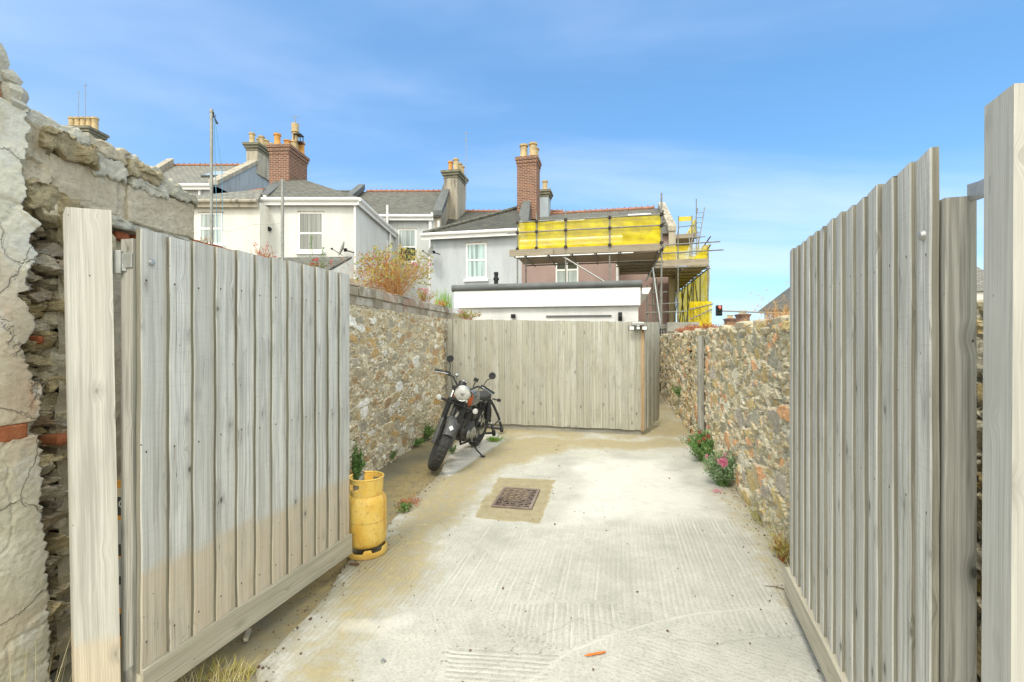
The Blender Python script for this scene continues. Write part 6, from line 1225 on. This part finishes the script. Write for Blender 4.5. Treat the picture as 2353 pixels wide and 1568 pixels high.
# ============================================================ PLANTS
def leafmat(name,c1,c2,c3=None,tr_=.25):
    g=G(name,.6,.3); r=g.sep(g.att('gc'))[2]; n=g.noise(g.pos(),30,3); k=g.ramp(r,[(0,c1),(.5,c2),(1,c3 or c2)]); g.col(g.mix(g.rng(n,.35,.7,0,.3),k,mul3(c1,.7)))
    t=g.n('ShaderNodeBsdfTranslucent'); g.put(k,t.inputs[0]); mx=g.n('ShaderNodeMixShader'); mx.inputs[0].default_value=tr_; g.t.links.new(g.b.outputs[0],mx.inputs[1]); g.t.links.new(t.outputs[0],mx.inputs[2]); g.t.links.new(mx.outputs[0],g.o.inputs[0]); return g.m
M['leaf_green']=leafmat('green_leaves',(.07,.17,.04),(.19,.35,.10),(.34,.48,.2)); M['leaf_yellow']=leafmat('yellow_green_leaves',(.30,.30,.07),(.55,.44,.12),(.36,.42,.13)); M['leaf_dry']=leafmat('dry_orange_stems',(.50,.22,.07),(.68,.38,.13),(.66,.52,.26)); M['leaf_pale']=leafmat('grey_green_leaves',(.15,.27,.11),(.32,.45,.24),(.5,.6,.42))
M['fl_red']=leafmat('red_flowers',(.5,.06,.06),(.65,.14,.13)); M['fl_pink']=leafmat('pink_flowers',(.62,.12,.28),(.75,.3,.42)); M['leaf_lime']=leafmat('bright_green_blades',(.16,.36,.04),(.3,.52,.08)); M['straw']=leafmat('straw_blades',(.5,.42,.22),(.66,.58,.35)); M['leaf_rust']=leafmat('rust_red_stems',(.4,.12,.05),(.55,.24,.12))
def rv(): return Vector((random.gauss(0,1),random.gauss(0,1),random.gauss(0,1))).normalized()
def leaf(b,p,d,l,w_,r=None):
    d=d.normalized(); s=d.cross(rv()).normalized()*w_/2; n=d.cross(s).normalized()*l*.12; r=random.random() if r is None else r
    b.add([p,p+d*l*.5+s+n,p+d*l,p+d*l*.5-s+n],[(0,1,2,3)],0,[(0,0,r)]*4)
def blade(b,p,d,l,w_,droop=.5,r=None,seg=4):
    r=random.random() if r is None else r; d=d.normalized(); s=d.cross(UP); s=(s.normalized() if s.length>.05 else Vector((1,0,0))); s=(s+rv()*.4).normalized()*w_/2; q=p.copy(); vs=[]
    for i in range(seg+1):
        k=i/seg; ww=s*(1-k*.85); vs+=[q-ww,q+ww]; q=q+d*(l/seg); d=(d+Vector((0,0,-droop/seg))).normalized()
    b.add(vs,[(2*i,2*i+1,2*i+3,2*i+2) for i in range(seg)],0,[(0,0,r)]*len(vs)); return q
def shrub(name,label,cat,c,rx,ry,h_,nst,leafm,stemm,lsz=.03,lpw=.5,nleaf=14,fl=None,nfl=0,group=None,spread=.8,side=None,upper=.25,fsz=.012,stemw=.004):
    c=Vector(c); t=thing(name,label,cat,c,group); ls=MB(); st=MB(); fb=MB()
    for i in range(nst):
        a=random.uniform(0,6.283); q=random.random()**.6; d=Vector((math.cos(a)*q*rx*spread,math.sin(a)*q*ry*spread,h_*random.uniform(.55,1)*(1-.35*q)))
        if side is not None and d.dot(side)<0: d=d-side*d.dot(side)*1.4
        p0=c+Vector((random.uniform(-1,1)*rx*.25,random.uniform(-1,1)*ry*.25,0)); 
        if side is not None and (p0-c).dot(side)<0: p0=p0-side*(p0-c).dot(side)*2
        m=p0+d*.5+Vector((random.gauss(0,.1)*rx,random.gauss(0,.1)*ry,h_*.06)); e=p0+d+Vector((random.gauss(0,.12)*rx,random.gauss(0,.12)*ry,0)); r=random.random()
        for (u,v_) in ((p0,m),(m,e)):
            s=(v_-u).cross(rv()).normalized()*stemw/2; s2=s.cross(v_-u).normalized()*stemw/2; st.add([u-s,u+s,v_+s*.7,v_-s*.7],[(0,1,2,3)],0,[(0,0,r)]*4); st.add([u-s2,u+s2,v_+s2*.7,v_-s2*.7],[(0,1,2,3)],0,[(0,0,r)]*4)
        for j in range(nleaf):
            k=random.uniform(upper,1.02); p=p0.lerp(m,k*2) if k<.5 else m.lerp(e,(k-.5)*2); d2=(rv()+Vector((0,0,.4))+(e-p0).normalized()*.4); leaf(ls,p+rv()*lsz*.4,d2,lsz*random.uniform(.6,1.3),lsz*lpw*random.uniform(.7,1.2),(r+random.uniform(-.25,.25))%1)
        if fl and i<nfl:
            fb=MB()
            for j in range(22): p=e+rv()*random.uniform(0,.028)+UP*.01; leaf(fb,p,rv(),fsz*random.uniform(.8,1.4),fsz*.8)
            fb.build('flower_head',M[fl],t)
    st.build('stems',M[stemm],t); ls.build('leaves',M[leafm],t)
    return t
def grass(label,c,rx,ry,h_,n,mt,name='grass_tuft',cat='grass',w_=.006,droop=.6,tilt=.5,group=None,seeds=0):
    c=Vector(c); b=MB(); tips=[]
    for i in range(n):
        p=c+Vector((random.uniform(-rx,rx),random.uniform(-ry,ry),0)); d=Vector((random.gauss(0,tilt),random.gauss(0,tilt),1)); tips.append(blade(b,p,d,h_*random.uniform(.5,1.1),w_,droop))
    for q in tips[:seeds]:
        for j in range(7): leaf(b,q+rv()*.012,rv()+UP,.014,.005)
    return tag(b.build(name,M[mt],org=c),label,cat,group)
def wtop(px,z=2.26,out=-.15):
    p=Vector((-2.584+out,0,z)); k=(px-CX)/F; Y=(-2.584+out)/(k-.147); return Vector((k*Y,Y,z))
# on top of the left wall
p=wtop(905); t=shrub('dry_shrub','large dried orange and yellow plant with pink flower heads on the left wall top','plant',p,.62,.5,.80,125,'leaf_dry','leaf_dry',.03,.4,7,'fl_pink',9,'dried plants on the walls',.95,fsz=.016,stemw=.006)
b=MB()
for i in range(900):
    a=random.uniform(0,6.28); q=random.random()**.5; pp_=p+Vector((math.cos(a)*q*.56,math.sin(a)*q*.42,random.uniform(.16,.80)*(1-.3*q)+.02)); 
    leaf(b,pp_,rv()+UP*.5,.055,.026)
b.build('yellow_leaves',M['leaf_yellow'],t)
b=MB()
for i in range(420):
    a=random.gauss(3.4,.9); q=random.uniform(.2,1); pp_=p+Vector((math.cos(a)*q*.5,math.sin(a)*q*.3,random.uniform(.1,.6))); leaf(b,pp_,rv()+UP*.5,.05,.018)
b.build('rust_leaves',M['leaf_rust'],t)
shrub('dry_shrub','smaller orange and green plant with pink flowers on the left wall near the fence corner','plant',wtop(975,2.24),.32,.3,.36,40,'leaf_yellow','leaf_rust',.03,.45,12,'fl_pink',8,'dried plants on the walls',fsz=.016)
grass('clump of bright green blades on the left wall beside the outbuilding',wtop(1020,2.24),.16,.16,.42,80,'leaf_lime','grass_clump','plant',.016,.35,.28)
shrub('wall_plant','low plant with rust and pink tips above the left end of the fence','plant',at(1075,735,9.3),.32,.15,.24,34,'leaf_yellow','leaf_rust',.035,.5,12,'fl_pink',7,None,fsz=.014)
shrub('wall_plant','rusty orange sprig on the wall top just left of the fence corner','plant',wtop(1010,2.2,-.05),.2,.2,.2,24,'leaf_dry','leaf_rust',.03,.45,10)
shrub('dry_shrub','small dried orange sprigs on the wall top above the left gate','plant',wtop(615,2.28),.16,.2,.20,26,'leaf_dry','leaf_rust',.012,.5,6,'fl_red',5,'dried plants on the walls',fsz=.01)
shrub('dry_shrub','tiny orange sprig on the wall top by the block wall end','plant',wtop(470,2.28),.08,.1,.1,14,'leaf_dry','leaf_yellow',.015,.5,6,None,0,'dried plants on the walls')
t=shrub('wall_plant','red and green plant with two tall green spikes above the end of the left gate','plant',wtop(728,2.28),.16,.2,.2,30,'leaf_green','leaf_rust',.02,.4,10,'fl_red',9,None,fsz=.012)
for dx,hh in ((-.055,.46),(.06,.30)):
    b=MB()
    for i in range(130): z=random.random(); pp_=wtop(728,2.28)+Vector((dx+random.gauss(0,.014)*(1.2-z),random.gauss(0,.014),z*hh)); leaf(b,pp_,rv()+UP,.022,.006)
    b.build('leaf_spike',M['leaf_green'],t)
grass('sparse dry grass stalks on the wall top behind the end of the left gate',wtop(800,2.27),.25,.3,.26,40,'leaf_dry','dry_grass','grass',.004,.8,.7,None,20)
# foot of the left wall
sdl=Vector((.989,-.145,0))
def wfoot(px,z=0): k=(px-CX)/F; Y=-2.56/(k-.147); return Vector((k*Y,Y,z))
shrub('wall_weed','bushy green weed climbing the foot of the left wall behind the gas cylinder','weed',wfoot(815,.0),.12,.16,.48,46,'leaf_green','leaf_green',.03,.6,18,side=sdl)
shrub('wall_weed','green weed against the left wall beside the front wheel of the motorcycle','weed',wfoot(978,.0),.2,.3,.30,46,'leaf_green','leaf_green',.03,.55,14,side=sdl)
shrub('wall_weed','trailing green weed at the wall foot a little left of the motorcycle','weed',wfoot(952,.0),.2,.25,.14,30,'leaf_green','leaf_green',.025,.55,12,side=sdl)
shrub('wall_weed','tiny green weed at the wall foot midway between cylinder and motorcycle','weed',wfoot(902,.0),.06,.1,.14,12,'leaf_green','leaf_green',.02,.5,10,side=sdl)
shrub('wall_weed','small green weed growing under the motorcycle','weed',gp(1040,1043),.09,.08,.14,14,'leaf_green','leaf_green',.035,.4,8)
shrub('wall_weed','low yellow green weed in front of the wheels of the motorcycle stand','weed',gp(1135,1015),.2,.1,.08,24,'leaf_lime','leaf_yellow',.035,.45,9)
t=shrub('wall_weed','low red and green weed on the edge of the slab beyond the gas cylinder','weed',gp(928,1174),.11,.13,.07,26,'leaf_green','leaf_rust',.03,.45,8); b=MB(); c=gp(938,1160)
for i in range(260): leaf(b,c+Vector((random.gauss(0,.05),random.gauss(0,.06),random.uniform(0,.05))),rv()+UP*.3,.025,.009)
b.build('red_leaves',M['leaf_rust'],t)
# right side
shrub('valerian_bush','dense green bush with red flower heads at the foot of the right wall, farther one','plant',gp(1632,1066)+Vector((-.03,.12,0)),.27,.3,.46,115,'leaf_green','leaf_green',.045,.35,22,'fl_red',16,'flowering bushes at the right wall',fsz=.018)
t=shrub('valerian_bush','pale green bush with magenta flowers at the foot of the right wall, nearer one','plant',gp(1678,1122)+Vector((-.04,.1,0)),.24,.24,.40,110,'leaf_pale','leaf_green',.035,.5,26,'fl_pink',5,'flowering bushes at the right wall',fsz=.02)
b=MB(); c=at(1662,1062,5.05)
for i in range(240): leaf(b,c+Vector((random.gauss(0,.024),random.gauss(0,.02),random.gauss(0,.02))),rv(),.022,.015)
b.build('magenta_flower_head',M['fl_pink'],t,label='magenta flower head'); b=MB(); c=gp(1648,1132)
for i in range(40): leaf(b,c+Vector((random.gauss(0,.025),random.gauss(0,.02),random.uniform(0.0,.03))),rv(),.018,.012)
b.build('magenta_flower_head',M['fl_pink'],t)
shrub('wall_plant','green and pink plant growing from the shaded alley wall beyond the timber post','plant',Vector((xr(9.6)-.04,9.6,.45)),.2,.3,.3,30,'leaf_green','leaf_green',.05,.4,12,'fl_pink',5,None)
grass('short yellow grass at the foot of the right wall below the bushes',gp(1750,1200),.06,.12,.20,60,'leaf_yellow','grass_tuft','grass',.006,.8,.5,'grass tufts at the right wall')
grass('fringe of golden dry grass beside the far end of the right gate',gp(1808,1290),.05,.16,.28,95,'straw','grass_tuft','grass',.006,.9,.45,'grass tufts at the right wall')
grass('thin green seed stalks beside the far end of the right gate',gp(1800,1255),.07,.18,.40,26,'leaf_yellow','grass_tuft','grass',.004,.5,.35,'grass tufts at the right wall',16)
shrub('wall_weed','sprawling green and orange weed beside the far end of the right gate','weed',gp(1800,1290),.08,.14,.22,36,'leaf_yellow','leaf_rust',.022,.4,14)
# dried plants on the right wall top
for i,(px_,w_,h_,mt,lab) in enumerate(((1600,.9,.12,'leaf_rust','mat of rust orange dried plants on the right wall top below the yellow netting'),(1560,.5,.1,'leaf_rust','thin rust orange growth on the far end of the right wall top'))):
    p=meet(Vector((xr(5),5,0)),U,px_); shrub('dry_shrub',lab,'plant',(p.x+.1,p.y,1.74),w_*.35,w_,h_*1.6,70,mt,mt,.035,.35,9,None,0,'dried plants on the walls',stemw=.006)
p=meet(Vector((xr(5),5,0)),U,1778); grass('fluffy golden dry grass plume on the right wall top near the gate',(p.x+.08,p.y,1.76),.10,.12,.26,150,'leaf_dry','dry_grass','grass',.005,1.1,.55,'dried plants on the walls',60)
p=meet(Vector((xr(5),5,0)),U,1700); shrub('dry_shrub','low orange dried plant on the right wall top below the far chimneys','plant',(p.x+.08,p.y,1.75),.2,.3,.10,40,'leaf_dry','leaf_rust',.02,.4,7,None,0,'dried plants on the walls')
# bottom left grass and straw
grass('green grass tuft sprouting under the left gate at the bottom of the picture',gp(520,1560,-.03),.13,.06,.10,150,'leaf_yellow','grass_tuft','grass',.005,.7,.6,'grass tufts by the left post')
grass('straw coloured grass at the foot of the left gate and post',gp(455,1590,-.03),.22,.08,.13,130,'straw','grass_tuft','grass',.004,.8,.6,'grass tufts by the left post')
grass('long straw stalks leaning beside the thick left gate post',Vector((-1.90,1.86,0)),.06,.04,.42,34,'straw','grass_tuft','grass',.004,.25,.22,'grass tufts by the left post')
grass('pale dry grass between the gate post and the gate',Vector((-1.68,2.06,-.02)),.08,.06,.22,46,'straw','grass_tuft','grass',.004,.6,.4,'grass tufts by the left post')
shrub('wall_weed','small green leafy weed beneath the left gate rail','weed',gp(478,1503,-.03),.05,.04,.05,10,'leaf_green','leaf_green',.02,.6,6)
# scattered grit and leaf litter
b=MB()
for i in range(900):
    side_=random.random()
    if side_<.45: Y=random.uniform(1.6,8); x=xr(Y)-abs(random.gauss(0,.12))-.02
    elif side_<.75: Y=random.uniform(2.2,6); x=float(np.interp(Y,EY,EX))+random.gauss(0,.08)
    else: Y=random.uniform(1.8,8); x=random.uniform(float(np.interp(Y,EY,EX)),xr(Y))
    s=random.uniform(.002,.006)*(1 if random.random()<.9 else 1.8); b.rock((x,Y,.006),s,0,n=5,sq=(1,1,.6))
tag(b.build('grit',M['bark']),'fine dark grit and crumbs scattered over the driveway','grit',kind='stuff')
